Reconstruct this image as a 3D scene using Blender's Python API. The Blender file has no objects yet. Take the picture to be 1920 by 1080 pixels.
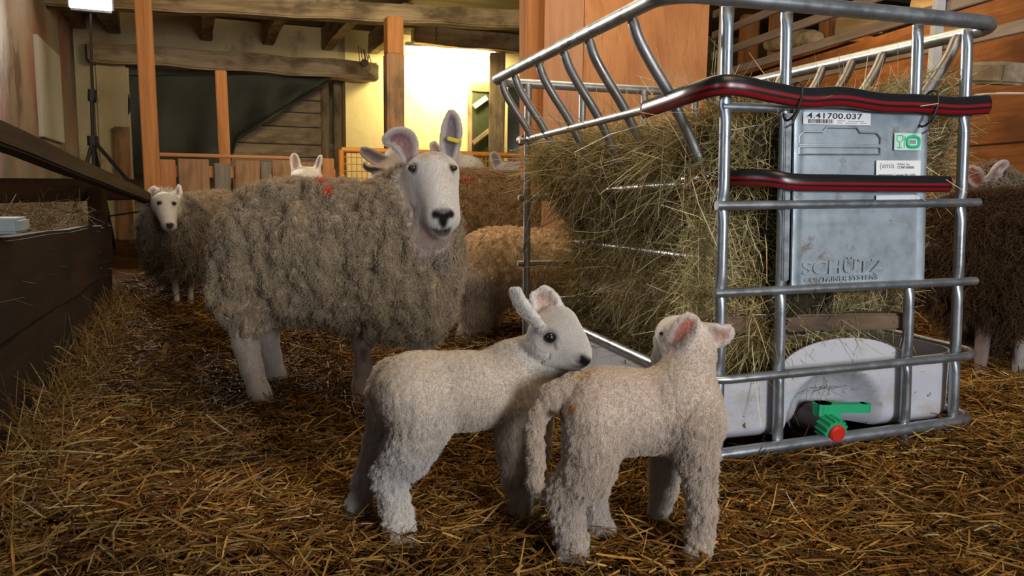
import bpy, bmesh, math, random
import numpy as np
import openvdb as vdb
from mathutils import Vector, Matrix

random.seed(7)
rng = np.random.default_rng(11)
S = bpy.context.scene
COL = S.collection

# ------------------------------------------------------------------ camera
FPX = 1450.0                                        # focal length in pixels of a 1920-wide frame
_n = np.array([.013, -.9925, -.1224]); _n /= np.linalg.norm(_n)
F_ = np.array([0, math.sqrt(1 - _n[2] ** 2), _n[2]])
_b = -_n[0] * _n[2] / F_[1]
R_ = np.array([math.sqrt(1 - _b * _b - _n[0] ** 2), _b, _n[0]])
D_ = np.cross(F_, R_)
CAMH = .66
C_ = np.array([0, 0, CAMH])
cam_data = bpy.data.cameras.new('camera')
cam = bpy.data.objects.new('camera', cam_data); COL.objects.link(cam)
cam_data.sensor_width = 36; cam_data.lens = FPX / 1920 * 36
cam_data.clip_start = .05; cam_data.clip_end = 100
M = Matrix.Identity(4)
for i in range(3):
    M[i][0] = R_[i]; M[i][1] = -D_[i]; M[i][2] = -F_[i]; M[i][3] = C_[i]
cam.matrix_world = M
S.camera = cam

# ------------------------------------------------------------------ world, lights, exposure
W = bpy.data.worlds.new('barn_air'); S.world = W; W.use_nodes = True
W.node_tree.nodes['Background'].inputs[0].default_value = (.72, .83, 1, 1)
W.node_tree.nodes['Background'].inputs[1].default_value = .10
S.view_settings.view_transform = 'Standard'; S.view_settings.look = 'None'
S.view_settings.gamma = 1; S.view_settings.exposure = 0; S.view_settings.use_curve_mapping = False


def area(name, loc, target, sx, sy, power, color):
    l = bpy.data.lights.new(name, 'AREA'); l.shape = 'RECTANGLE'; l.size = sx; l.size_y = sy
    l.energy = power; l.color = color
    o = bpy.data.objects.new(name, l); COL.objects.link(o); o.location = loc
    o.rotation_euler = (Vector(target) - Vector(loc)).to_track_quat('-Z', 'Y').to_euler()
    return o


area('daylight_from_barn_door', (2.35, -1.9, 1.15), (.1, 1.9, .35), .9, 1.2, 118, (.94, .96, 1))
area('bluish_fill_from_left', (-2.6, -1.6, 1.2), (-.3, 2.0, .4), 1.4, 1.2, 21, (.74, .86, 1))  # added bluish fill light from the left, with no window there
area('warm_roof_lamp', (-.2, 3.4, 2.42), (-.2, 3.4, 0), 2.4, 1.6, 46, (1, .74, .42))
area('warm_aisle_lamp', (1.0, .6, 2.5), (.9, 1.5, 0), 1.2, 1.2, 22, (1, .72, .42))
area('warm_back_bay_fill', (-1.0, 5.4, 2.3), (-1.5, 9.2, 2.0), .8, .5, 46, (1, .80, .5))  # added warm fill that brightens the back beams and wall, no actual lamp there
area('warm_right_bay_lamp', (2.2, 5.2, 2.3), (2.0, 5.4, 0), 1.2, 1.2, 30, (1, .70, .40))


# ------------------------------------------------------------------ helpers
def ray(u, v): return R_ * (u - 960) / FPX + D_ * (v - 540) / FPX + F_
def P(u, v, Y):                                     # the place at depth Y behind a pixel
    d = ray(u, v); return C_ + d * (Y / d[1])
def PZ(u, v, z=0.):
    d = ray(u, v); return C_ + d * ((z - CAMH) / d[2])


LAT = rng.random((48, 48, 48)).astype(np.float32)
def vnoise(p, scale=1., seed=0):
    q = np.asarray(p, np.float32) * scale + seed * 7.13 + 1000
    i = np.floor(q).astype(np.int64); f = q - i; f = f * f * (3 - 2 * f); i %= 48; j = (i + 1) % 48
    x0, y0, z0 = i[..., 0], i[..., 1], i[..., 2]; x1, y1, z1 = j[..., 0], j[..., 1], j[..., 2]
    fx, fy, fz = f[..., 0], f[..., 1], f[..., 2]
    a = LAT[x0, y0, z0] * (1 - fx) + LAT[x1, y0, z0] * fx; b = LAT[x0, y1, z0] * (1 - fx) + LAT[x1, y1, z0] * fx
    c = LAT[x0, y0, z1] * (1 - fx) + LAT[x1, y0, z1] * fx; d = LAT[x0, y1, z1] * (1 - fx) + LAT[x1, y1, z1] * fx
    return (a * (1 - fy) + b * fy) * (1 - fz) + (c * (1 - fy) + d * fy) * fz      # 0..1


def tag(o, label=None, cat=None, group=None, kind=None):
    if label: o['label'] = label
    if cat: o['category'] = cat
    if group: o['group'] = group
    if kind: o['kind'] = kind
    return o


def thing(name, loc, label, cat, group=None):
    o = bpy.data.objects.new(name, None); COL.objects.link(o); o.location = Vector(loc); o.empty_display_size = .1
    return tag(o, label, cat, group)


def wmat(o):                                        # world matrix before the depsgraph has run
    m = o.matrix_basis.copy()
    if o.parent: m = wmat(o.parent) @ o.matrix_parent_inverse @ m
    return m


def adopt(o, parent):
    if parent is not None:
        o.parent = parent; o.matrix_parent_inverse = wmat(parent).inverted()
    return o


def link(name, me, mat, parent=None, matrix=None, smooth=True):
    o = bpy.data.objects.new(name, me); COL.objects.link(o)
    if mat is not None and len(me.materials) == 0: me.materials.append(mat)
    if matrix is not None: o.matrix_basis = matrix
    adopt(o, parent)
    if smooth and hasattr(me, 'polygons'): me.polygons.foreach_set('use_smooth', [True] * len(me.polygons))
    return o


def frame_matrix(p0, p1, up=(0, 0, 1)):
    p0 = Vector(p0); p1 = Vector(p1); x = (p1 - p0).normalized(); up = Vector(up)
    if abs(x.dot(up)) > .98: up = Vector((0, 1, 0))
    y = up.cross(x).normalized(); z = x.cross(y)
    m = Matrix((x, y, z)).transposed().to_4x4(); m.translation = (p0 + p1) / 2
    return m


def beam(name, p0, p1, w, h, mat, parent=None, up=(0, 0, 1), bevel=.006, wob=0., seg=1):
    """a sawn timber or bar from p0 to p1, w wide (sideways) and h high"""
    L = (Vector(p1) - Vector(p0)).length
    bm = bmesh.new(); bmesh.ops.create_cube(bm, size=1)
    if seg > 1:
        ed = [e for e in bm.edges if abs((e.verts[0].co - e.verts[1].co).x) > .5]
        bmesh.ops.subdivide_edges(bm, edges=ed, cuts=seg - 1)
    for v in bm.verts: v.co = Vector((v.co.x * L, v.co.y * w, v.co.z * h))
    if wob:
        for v in bm.verts:
            n = v.co.x * 2.3 + Vector(p0).x * 5
            v.co.y += wob * math.sin(n * 1.7 + v.co.z * 9); v.co.z += wob * math.sin(n * 2.9 + v.co.y * 7)
    if bevel:
        bmesh.ops.bevel(bm, geom=[e for e in bm.edges if e.is_boundary or e.calc_face_angle(0) > .5], offset=bevel, segments=2, affect='EDGES')
    me = bpy.data.meshes.new(name); bm.to_mesh(me); bm.free()
    return link(name, me, mat, parent, frame_matrix(p0, p1, up), smooth=False)


def sweep(pts, radii, sides=10, caps=True, flat=None):
    """tube through pts; radii scalar or per point; returns verts, faces (numpy / list)"""
    pts = np.asarray(pts, float); n = len(pts)
    r = np.full(n, radii, float) if np.isscalar(radii) else np.asarray(radii, float)
    t = np.gradient(pts, axis=0); t /= np.linalg.norm(t, axis=1)[:, None] + 1e-12
    up = np.array([0, 0, 1.]) if abs(t[0][2]) < .9 else np.array([0, 1., 0])
    V = []
    for i in range(n):
        s = np.cross(t[i], up); s /= np.linalg.norm(s) + 1e-12; up = np.cross(s, t[i])
        a = np.arange(sides) * 2 * math.pi / sides
        fl = 1. if flat is None else flat[i] if hasattr(flat, '__len__') else flat
        V.append(pts[i] + r[i] * (np.cos(a)[:, None] * s * fl + np.sin(a)[:, None] * up))
    V = np.concatenate(V); Fc = []
    for i in range(n - 1):
        for k in range(sides):
            a = i * sides + k; b = i * sides + (k + 1) % sides
            Fc.append((a, b, b + sides, a + sides))
    if caps:
        Fc.append(tuple(range(sides))[::-1]); Fc.append(tuple(range((n - 1) * sides, n * sides)))
    return V, Fc


def smooth_path(pts, n=40):
    pts = np.asarray(pts, float); k = len(pts)
    if k < 3:
        u = np.linspace(0, 1, n)[:, None]; return pts[0] * (1 - u) + pts[-1] * u
    ext = np.vstack([2 * pts[0] - pts[1], pts, 2 * pts[-1] - pts[-2]]); out = []
    for x in np.linspace(0, k - 1, n):
        i = min(int(x), k - 2); f = x - i; a, b, c, d = ext[i:i + 4]
        out.append(.5 * (2 * b + (c - a) * f + (2 * a - 5 * b + 4 * c - d) * f * f + (3 * b - a - 3 * c + d) * f ** 3))
    return np.array(out)


class MB:                                           # collects shapes for ONE mesh object
    def __init__(s): s.v = []; s.f = []; s.n = 0
    def add(s, V, Fc):
        s.v.append(np.asarray(V, float)); s.f += [tuple(i + s.n for i in f) for f in Fc]; s.n += len(V); return s
    def tube(s, pts, r, sides=10, **k): return s.add(*sweep(pts, r, sides, **k))
    def box(s, c, hx, hy, hz):
        c = np.asarray(c, float); V = []
        for i in (-1, 1):
            for j in (-1, 1):
                for k in (-1, 1): V.append(c + i * np.asarray(hx) + j * np.asarray(hy) + k * np.asarray(hz))
        return s.add(V, [(0, 1, 3, 2), (4, 6, 7, 5), (0, 4, 5, 1), (2, 3, 7, 6), (0, 2, 6, 4), (1, 5, 7, 3)])
    def build(s, name, mat, parent=None, smooth=True):
        me = bpy.data.meshes.new(name); me.from_pydata(np.concatenate(s.v).tolist(), [], s.f)
        bm = bmesh.new(); bm.from_mesh(me); bmesh.ops.recalc_face_normals(bm, faces=bm.faces); bm.to_mesh(me); bm.free()
        o = link(name, me, mat, parent, None, smooth)
        if smooth: edge_split(o)
        return o


def edge_split(o, ang=40):
    me = o.data; bm = bmesh.new(); bm.from_mesh(me)
    for e in bm.edges: e.smooth = len(e.link_faces) == 2 and e.calc_face_angle(0) < math.radians(ang)
    bm.to_mesh(me); bm.free()


# ------------------------------------------------------------------ materials
def newmat(name):
    m = bpy.data.materials.new(name); m.use_nodes = True
    nt = m.node_tree; return m, nt, nt.nodes['Principled BSDF']


def N(nt, kind, **k):
    n = nt.nodes.new(kind)
    for a, b in k.items(): setattr(n, a, b)
    return n


def ramp(nt, fac, stops):
    r = N(nt, 'ShaderNodeValToRGB'); e = r.color_ramp.elements
    while len(e) < len(stops): e.new(.5)
    for i, (p, c) in enumerate(stops): e[i].position = p; e[i].color = (*c, 1)
    nt.links.new(fac, r.inputs[0]); return r.outputs[0]


def noise(nt, scale, detail=4, vec=None, stretch=None, rough=.6, dist=0., coord='Object'):
    tc = N(nt, 'ShaderNodeTexCoord'); src = tc.outputs[coord]
    if stretch is not None:
        mp = N(nt, 'ShaderNodeMapping'); mp.inputs['Scale'].default_value = stretch; nt.links.new(src, mp.inputs[0]); src = mp.outputs[0]
    n = N(nt, 'ShaderNodeTexNoise'); n.inputs['Scale'].default_value = scale; n.inputs['Detail'].default_value = detail
    n.inputs['Roughness'].default_value = rough; n.inputs['Distortion'].default_value = dist
    nt.links.new(src, n.inputs['Vector']); return n.outputs['Fac']


def bump(nt, bs, h, strength=.3, dist=.01):
    b = N(nt, 'ShaderNodeBump'); b.inputs['Strength'].default_value = strength; b.inputs['Distance'].default_value = dist
    nt.links.new(h, b.inputs['Height']); nt.links.new(b.outputs[0], bs.inputs['Normal'])


def mix(nt, fac, a, b, mode='MIX'):
    m = N(nt, 'ShaderNodeMix', data_type='RGBA', blend_type=mode)
    if isinstance(fac, (int, float)): m.inputs[0].default_value = fac
    else: nt.links.new(fac, m.inputs[0])
    for s, x in ((6, a), (7, b)):
        if isinstance(x, tuple): m.inputs[s].default_value = (*x, 1)
        else: nt.links.new(x, m.inputs[s])
    return m.outputs[2]


def wood(name, dark, light, rough=.75, along=1.2, across=22, stain=None):
    m, nt, bs = newmat(name)
    g = noise(nt, 1, 6, stretch=(along, across, across), rough=.65, dist=.4)
    c = ramp(nt, g, [(.32, dark), (.68, light)])
    if stain is not None:
        s = noise(nt, 2.2, 5, stretch=(1, 2.2, 2.2))
        c = mix(nt, ramp(nt, s, [(.48, (0, 0, 0)), (.66, (1, 1, 1))]), c, stain)
    nt.links.new(c, bs.inputs['Base Color']); bs.inputs['Roughness'].default_value = rough; bs.inputs['Specular IOR Level'].default_value = .2
    bump(nt, bs, g, .35, .006); return m


def plaster(name, a, b, stain, s_lo=.52, s_hi=.62, stain2=None):
    m, nt, bs = newmat(name)
    c = ramp(nt, noise(nt, 1.6, 6), [(.35, a), (.65, b)])
    st = ramp(nt, noise(nt, 1.1, 7, stretch=(1, 1, .7), rough=.62), [(s_lo, (0, 0, 0)), (s_hi, (1, 1, 1))])
    c = mix(nt, st, c, stain)
    if stain2 is not None:
        st = ramp(nt, noise(nt, 2.3, 8, stretch=(1, 1, .5), rough=.7), [(.56, (0, 0, 0)), (.63, (1, 1, 1))])
        c = mix(nt, st, c, stain2)
    nt.links.new(c, bs.inputs['Base Color']); bs.inputs['Roughness'].default_value = .9
    bump(nt, bs, noise(nt, 9, 8), .22, .015); return m


def plain(name, col, rough=.5, metal=0., var=.12, nscale=12, bmp=0.):
    m, nt, bs = newmat(name)
    lo = tuple(x * (1 - var) for x in col); hi = tuple(min(1, x * (1 + var)) for x in col)
    n = noise(nt, nscale, 5)
    nt.links.new(ramp(nt, n, [(.3, lo), (.7, hi)]), bs.inputs['Base Color'])
    bs.inputs['Roughness'].default_value = rough; bs.inputs['Metallic'].default_value = metal
    if bmp: bump(nt, bs, n, bmp, .004)
    return m


def emis(name, col, power):
    m, nt, bs = newmat(name)
    bs.inputs['Base Color'].default_value = (*col, 1); bs.inputs['Emission Color'].default_value = (*col, 1)
    bs.inputs['Emission Strength'].default_value = power; return m


def galvanised(name, base=(.56, .60, .64), rough=.34, rust=.0):
    m, nt, bs = newmat(name)
    c = ramp(nt, noise(nt, 14, 6), [(.3, tuple(x * .72 for x in base)), (.7, base)])
    r = ramp(nt, noise(nt, 7, 8, rough=.75), [(.62 - rust, (0, 0, 0)), (.72 - rust * .5, (1, 1, 1))])
    c = mix(nt, r, c, (.16, .10, .06))
    nt.links.new(c, bs.inputs['Base Color']); bs.inputs['Metallic'].default_value = .85
    rr = ramp(nt, noise(nt, 22, 5), [(.3, (rough - .08,) * 3), (.7, (rough + .16,) * 3)]); nt.links.new(rr, bs.inputs['Roughness'])
    return m


def attr_mat(name, rough=.9, var=.15, nscale=40, sheen=0., tint=None):
    m, nt, bs = newmat(name)
    a = N(nt, 'ShaderNodeAttribute', attribute_name='Col')
    n = ramp(nt, noise(nt, nscale, 4), [(.3, (1 - var,) * 3), (.7, (1, 1, 1))])
    nt.links.new(mix(nt, 1., a.outputs['Color'], n, 'MULTIPLY'), bs.inputs['Base Color'])
    bs.inputs['Roughness'].default_value = rough; bs.inputs['Specular IOR Level'].default_value = .1
    return m


MAT = dict(
    steel=galvanised('galvanised_steel', (.43, .475, .51), .32), steel_worn=galvanised('worn_steel', (.36, .36, .36), .42, .06),
    plate=galvanised('plate_steel', (.43, .50, .55), .50, .045), steel_dark=plain('dark_steel', (.05, .055, .06), .5, .6),
    post=wood('orange_timber', (.33, .13, .045), (.52, .24, .09)), ply=None,
    old=wood('old_grey_timber', (.17, .125, .075), (.40, .32, .20), stain=(.10, .075, .045)),
    old_light=wood('weathered_board', (.25, .19, .12), (.46, .38, .27), stain=(.15, .11, .07)),
    ceil=wood('ceiling_board', (.08, .06, .035), (.20, .155, .085), along=.7, across=8),
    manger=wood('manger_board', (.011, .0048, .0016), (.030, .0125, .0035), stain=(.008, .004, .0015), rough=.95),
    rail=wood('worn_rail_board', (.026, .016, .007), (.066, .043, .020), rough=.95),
    fence=wood('fence_board', (.24, .13, .07), (.42, .25, .14), stain=(.13, .09, .06)),
    fence_red=wood('red_fence_board', (.36, .15, .06), (.52, .26, .12)),
    fence_grey=wood('grey_fence_board', (.15, .13, .11), (.27, .24, .20)),
    bay=wood('bay_board', (.21, .075, .02), (.38, .16, .05), stain=(.16, .06, .02)),
    slat=wood('rail_slat', (.22, .16, .12), (.38, .31, .26)),
    golden=wood('golden_board', (.45, .30, .12), (.72, .55, .28)),
    gate=plain('orange_gate_paint', (.62, .25, .035), .45), black=plain('black_plastic', (.015, .015, .016), .5),
    rubber=None, green=plain('green_plastic', (.01, .38, .16), .35, 0, .08), red=plain('red_plastic', (.62, .03, .02), .35, 0, .08),
    redcap=plain('dark_red_cap', (.20, .035, .025), .5), tank=None, tarp=None,
    lamp=emis('lamp_glow', (1, .97, .9), 14), tube=emis('tube_glow', (1, .93, .66), 12),
    yellow_tag=plain('yellow_tag', (.75, .60, .03), .4, 0, .05), eye=plain('eye_dark', (.012, .009, .008), .08, 0, .02),
    eye_brown=plain('eye_amber', (.05, .028, .012), .08, 0, .3, 90),
    paper=plain('sticker_paper', (.78, .82, .84), .5, 0, .05), ink=plain('print_ink', (.02, .02, .025), .5), inkgrey=plain('print_grey', (.25, .28, .30), .5),
    lime=plain('print_green', (.03, .50, .27), .45, 0, .05), mint=plain('sticker_mint', (.52, .78, .68), .5, 0, .05),
    glass=plain('dusty_green_glass', (.045, .06, .035), .15), pale=plain('pale_bar', (.45, .62, .45), .6), white=plain('white_paint', (.60, .60, .60), .5),
    hoof=plain('hoof_horn', (.10, .075, .055), .6), pal=wood('pallet_board', (.13, .085, .05), (.30, .21, .135), stain=(.09, .06, .04)),
    stone=plain('grey_block', (.22, .25, .26), .8, 0, .2), wire=plain('wire', (.12, .10, .08), .6),
)


def mk_ply():
    m, nt, bs = newmat('orange_plywood')
    g = noise(nt, 1, 6, stretch=(3, 3, .9), rough=.6, dist=2.2)
    c = ramp(nt, g, [(.3, (.33, .125, .04)), (.5, (.50, .215, .075)), (.7, (.60, .29, .12))])
    fl = ramp(nt, noise(nt, 1, 5, stretch=(50, 50, 9)), [(.60, (0, 0, 0)), (.72, (1, 1, 1))])
    c = mix(nt, fl, c, (.36, .15, .055)); nt.links.new(c, bs.inputs['Base Color']); bs.inputs['Roughness'].default_value = .7
    bump(nt, bs, g, .2, .004); return m


def mk_tank():
    m, nt, bs = newmat('white_plastic')
    d = ramp(nt, noise(nt, 5, 7, stretch=(1, 1, 1.6), rough=.7), [(.50, (0, 0, 0)), (.72, (1, 1, 1))])
    c = mix(nt, d, (.54, .555, .61), (.40, .35, .29))
    sp = ramp(nt, noise(nt, 34, 2), [(.70, (0, 0, 0)), (.74, (1, 1, 1))])
    c = mix(nt, sp, c, (.12, .08, .05))
    nt.links.new(c, bs.inputs['Base Color']); bs.inputs['Roughness'].default_value = .32
    bs.inputs['Subsurface Weight'].default_value = .0
    return m


def mk_tarp():
    m, nt, bs = newmat('dark_green_tarp')
    c = ramp(nt, noise(nt, 1.5, 5), [(.3, (.014, .020, .013)), (.7, (.036, .042, .026))])
    nt.links.new(c, bs.inputs['Base Color']); bs.inputs['Roughness'].default_value = .65
    bump(nt, bs, noise(nt, 3, 4), .4, .05); return m


def mk_rubber():
    m, nt, bs = newmat('striped_rubber')              # red stripes run along the strip, stored in the mesh as 'Col'
    a = N(nt, 'ShaderNodeAttribute', attribute_name='Col')
    nt.links.new(a.outputs['Color'], bs.inputs['Base Color']); bs.inputs['Roughness'].default_value = .28
    return m


MAT['ply'] = mk_ply(); MAT['tank'] = mk_tank(); MAT['tarp'] = mk_tarp(); MAT['rubber'] = mk_rubber()
MAT['wall'] = plaster('wall_plaster_stained', (.23, .195, .15), (.31, .27, .215), (.31, .13, .10), .52, .64, (.13, .10, .07))
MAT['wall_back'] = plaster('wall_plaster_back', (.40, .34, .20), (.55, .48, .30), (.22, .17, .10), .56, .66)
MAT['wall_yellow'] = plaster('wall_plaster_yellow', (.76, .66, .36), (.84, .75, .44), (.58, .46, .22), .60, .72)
MAT['patch'] = plaster('pale_patch', (.42, .46, .42), (.50, .52, .47), (.46, .36, .30), .60, .75)
MAT['straw'] = attr_mat('straw', .75, .25, 60); MAT['hay'] = attr_mat('hay', .8, .25, 60)
MAT['body'] = attr_mat('sheep_skin', .8, .12, 45); MAT['fur'] = attr_mat('wool_fibre', .9, .0, 30)


def mk_ground():
    m, nt, bs = newmat('trodden_straw_ground')
    c = ramp(nt, noise(nt, 5, 8, rough=.7), [(.3, (.035, .015, .005)), (.5, (.10, .042, .011)), (.72, (.19, .095, .03))])
    f = ramp(nt, noise(nt, 60, 5, rough=.7), [(.35, (.35, .35, .35)), (.7, (1, 1, 1))])
    nt.links.new(mix(nt, 1., c, f, 'MULTIPLY'), bs.inputs['Base Color']); bs.inputs['Roughness'].default_value = .95; bs.inputs['Specular IOR Level'].default_value = .05
    bump(nt, bs, noise(nt, 45, 8, rough=.75), 1., .03); return m


MAT['ground'] = mk_ground()

# ------------------------------------------------------------------ the barn shell
b1 = np.array([math.cos(math.radians(22)), math.sin(math.radians(22)), 0]); b2 = np.array([-b1[1], b1[0], 0])
UP = np.array([0, 0, 1.])
WL0 = np.array([-1.87, 1.38, 0])                    # a point on the left wall
CORNER = WL0 + b2 * 7.92                            # where left and back wall meet
def B(p, along, back, z): return np.asarray(p, float) + b1 * along + b2 * back + UP * z
def on_back(u, v, back=0.):                          # pixel on the plane of the back wall
    d = ray(u, v); p0 = CORNER + b2 * back; t = ((p0 - C_) @ b2) / (d @ b2); return C_ + d * t


def height(x, y):
    p = np.stack([x, y, np.zeros_like(x)], -1)
    h = -.024 + (vnoise(p, 2.2) - .5) * .035 + (vnoise(p, 7., 3) - .5) * .022
    dl = ((x + 1.129) * b1[0] + (y - 1.682) * b1[1])  # distance from the manger board
    h += .11 * np.clip(1 - dl / .55, 0, 1) ** 1.5
    sx = (x - .334) * .9576 + (y - 1.759) * .2882; tx = -(x - .334) * .2882 + (y - 1.759) * .9576      # banked up against the feeder
    h += .026 * np.exp(-((tx + .05) / .10) ** 2) * np.clip((sx - .72) / .2, 0, 1) * np.clip((1.5 - sx) / .4, 0, 1)
    return h


def ground():
    xs = np.linspace(-7, 6.5, 260); ys = np.linspace(-2.2, 13, 290)
    X, Y = np.meshgrid(xs, ys, indexing='ij'); Z = height(X, Y) - .012
    V = np.stack([X, Y, Z], -1).reshape(-1, 3); n = len(ys)
    Fc = [(i * n + j, (i + 1) * n + j, (i + 1) * n + j + 1, i * n + j + 1) for i in range(len(xs) - 1) for j in range(n - 1)]
    me = bpy.data.meshes.new('floor'); me.from_pydata(V.tolist(), [], Fc)
    return tag(link('floor', me, MAT['ground']), kind='structure')


ground()
ZC = 2.62


def slab(name, p0, p1, z0, z1, th, mat, side=1):
    """upright wall slab from p0 to p1 (plan), thickness th away from the room"""
    p0 = np.array([*p0[:2], 0]); p1 = np.array([*p1[:2], 0]); d = (p1 - p0) / np.linalg.norm(p1 - p0); nrm = np.array([-d[1], d[0], 0]) * side
    m = frame_matrix(p0 + nrm * th / 2 + UP * (z0 + z1) / 2, p1 + nrm * th / 2 + UP * (z0 + z1) / 2)
    bm = bmesh.new(); bmesh.ops.create_cube(bm, size=1)
    for v in bm.verts: v.co = Vector((v.co.x * np.linalg.norm(p1 - p0), v.co.y * th, v.co.z * (z1 - z0)))
    me = bpy.data.meshes.new(name); bm.to_mesh(me); bm.free()
    return tag(link(name, me, mat, None, m, False), kind='structure')


slab('wall_left', WL0 + b2 * .3, CORNER + b2 * .3, -.1, ZC + .1, .3, MAT['wall'], 1)
# back wall: left pier, part over the opening, right part (yellow, lit from the next room's lamp)
oL = on_back(238, 200); oR = on_back(648, 200)
slab('wall_back', CORNER, oL, -.1, ZC, .3, MAT['wall_back'])
zl = on_back(450, 132)[2]
slab('wall_back.001', oL, oR, zl, ZC, .3, MAT['wall_back'])
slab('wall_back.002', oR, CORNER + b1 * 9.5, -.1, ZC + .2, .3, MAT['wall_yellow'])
slab('wall_back.003', oL + b2 * 1.0 - b1 * .3, oR + b2 * 1.0 + b1 * .3, -.1, ZC, .2, MAT['wall_back'])
o = beam('ceiling', B(CORNER, -.5, -1.6, ZC + .05), B(CORNER, 9.5, -1.6, ZC + .05), 4.4, .08, MAT['ceil'], bevel=0); tag(o, kind='structure')


def flatz(p, z): return np.array([p[0], p[1], z])


# cross beam under the ceiling, joists, lintel, header
pa = flatz(P(60, 30, 7.2), 2.35); pb = flatz(P(1010, 30, 7.95), 2.35)
tag(beam('ceiling_beam', pa, pb, .18, .17, MAT['old'], bevel=.015, wob=.008, seg=14),
    'long grey hewn beam across the ceiling resting on the second post', 'beam', kind='thing')
JL = [('ceiling joist above the dark tarp, left end hidden by the tall orange post', 215), ('ceiling joist directly above the short orange post before the tarp', 388),
      ('ceiling joist above the bare right corner of the tarp', 502), ('ceiling joist just left of the hanging wires', 612), ('ceiling joist touching the brown post beside the lit wall', 700)]
for lab, u in JL:
    w = on_back(u, 92); w = flatz(w, 2.485)
    tag(beam('ceiling_joist', w + b2 * .1, w - b2 * 1.75, .13, .25, MAT['old'], bevel=.01, wob=.006, seg=6), lab, 'joist', 'joists under the ceiling', 'thing')
w = on_back(400, 120); zc = (on_back(450, 103)[2] + on_back(450, 140)[2]) / 2
l0 = flatz(on_back(170, 120), zc) - b2 * .135; l1 = flatz(on_back(702, 120), zc) - b2 * .135
tag(beam('lintel_beam', l0, l1, .24, .215, MAT['old_light'], bevel=.02, wob=.012, seg=12), 'thick weathered lintel beam over the opening with the dark tarp', 'beam', kind='thing')
h0 = flatz(on_back(752, 75), 0) - b2 * .55; h1 = flatz(on_back(990, 75), 0) - b2 * .55
zb = P(845, 93, (h0[1] + h1[1]) / 2)[2]
tag(beam('header_beam', flatz(h0, zb + .11), flatz(h1, zb + .11), .16, .21, MAT['old_light'], bevel=.015, wob=.008, seg=8), 'grey header beam above the brightly lit yellow wall', 'beam', kind='thing')
pj = P(932, 190, h1[1] - .1)
tag(beam('door_post', flatz(pj, -.1), flatz(pj, zb), .2, .14, MAT['old_light'], bevel=.01, wob=.004, seg=5, up=(0, 1, 0)), 'pale weathered door post right of the bright yellow wall', 'post', kind='thing')
# right of it: dark window with wood below
d0 = on_back(880, 200); d1 = on_back(917, 200)
zt = on_back(898, 157)[2]
dr = thing('glazed_door', flatz((d0 + d1) / 2 - b2 * .03, 0), 'narrow dark green glazed door set in the bright yellow wall', 'door')
q0 = flatz(d0, 0) - b2 * .04; q1 = flatz(d1, 0) - b2 * .04
beam('door_frame', flatz(q0, zt - .05), flatz(q1, zt - .05), .08, .13, MAT['old'], dr)
beam('door_frame', flatz(q0, 0), flatz(q0, zt), .06, .05, MAT['old'], dr, up=(0, 1, 0)); beam('door_frame', flatz(q1, 0), flatz(q1, zt), .06, .05, MAT['old'], dr, up=(0, 1, 0))
beam('glass_panel', flatz((q0 + q1) / 2, .0), flatz((q0 + q1) / 2, zt - .1), .27, .05, MAT['glass'], dr, up=(b2[0], b2[1], 0))
x0 = on_back(884, 202) - b2 * .09; x1 = on_back(909, 184) - b2 * .09
beam('pale_bar', x0, x1, .02, .07, MAT['pale'], dr)
x0 = on_back(882, 270) - b2 * .09; x1 = on_back(914, 245) - b2 * .09
beam('wood_bar', x0, x1, .02, .06, MAT['old'], dr)
e0 = P(952, 200, h1[1] - .02); e1_ = P(990, 200, h1[1] + .0)
wd = thing('side_window', flatz((e0 + e1_) / 2, 0), 'dark window over orange boarding, right of the pale door post', 'window')
beam('window_glass', flatz(e0, 1.55), flatz(e1_, 1.55), .04, .95, MAT['glass'], wd); beam('window_boarding', flatz(e0, .55), flatz(e1_, .55), .05, 1.05, MAT['fence_red'], wd)

# tube lamp washing the yellow wall
t0 = on_back(752, 99) - b2 * .22; t1 = on_back(916, 104) - b2 * .22
tl = thing('tube_lamp', (t0 + t1) / 2, 'glowing tube lamp under the header beam above the bright yellow wall', 'lamp')
MB().tube([t0, t1], .035, 12).build('glowing_tube', MAT['tube'], tl)
beam('lamp_housing', t0 + UP * .07, t1 + UP * .07, .09, .05, MAT['white'], tl)
al = area('tube_lamp_light', (t0 + t1) / 2 - b2 * .12 - UP * .05, on_back(835, 220), 1.0, .08, 90, (1, .78, .36)); adopt(al, tl)

# posts
def post(name, u0, v0, u1, v1, Y, wpx, mat, label, zbot=None, ztop=None):
    a = P(u1, v1, Y); b = P(u0, v0, Y); w = wpx * Y / FPX
    if ztop is not None: b = b + (b - a) * ((ztop - b[2]) / (b[2] - a[2]))
    if zbot is not None: a = a + (a - b) * ((a[2] - zbot) / (b[2] - a[2]))
    return tag(beam(name, a, b, w, w, mat, up=(b2[0], b2[1], 0), bevel=.006), label, 'post', kind='thing')


post('wooden_post', 270, 40, 286, 340, 6.35, 28, MAT['post'], 'tall orange timber post standing in front of the tarp, left of the fence', 0, 2.6)
post('wooden_post', 414, 140, 421, 290, 7.0, 20, MAT['post'], 'short orange post before the dark tarp, up to the lintel', 0, 1.69)
pm = thing('stout_post', flatz(P(738, 250, 7.5), 0), 'stout brown post with an orange upper piece left of the bright yellow wall', 'post')
a = flatz(P(739, 250, 7.5), 0); zz = P(738, 103, 7.5)[2]
beam('lower_post', a, flatz(a, zz), .165, .165, MAT['fence'], pm, up=(b2[0], b2[1], 0)); beam('upper_post', flatz(a, zz), flatz(a, 2.27), .15, .17, MAT['post'], pm, up=(b2[0], b2[1], 0))
post('wooden_pillar', 998, 20, 998, 180, 4.75, 37, MAT['post'], 'broad orange pillar beside the plywood sheet behind the feeder', 0, 2.4)

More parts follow.
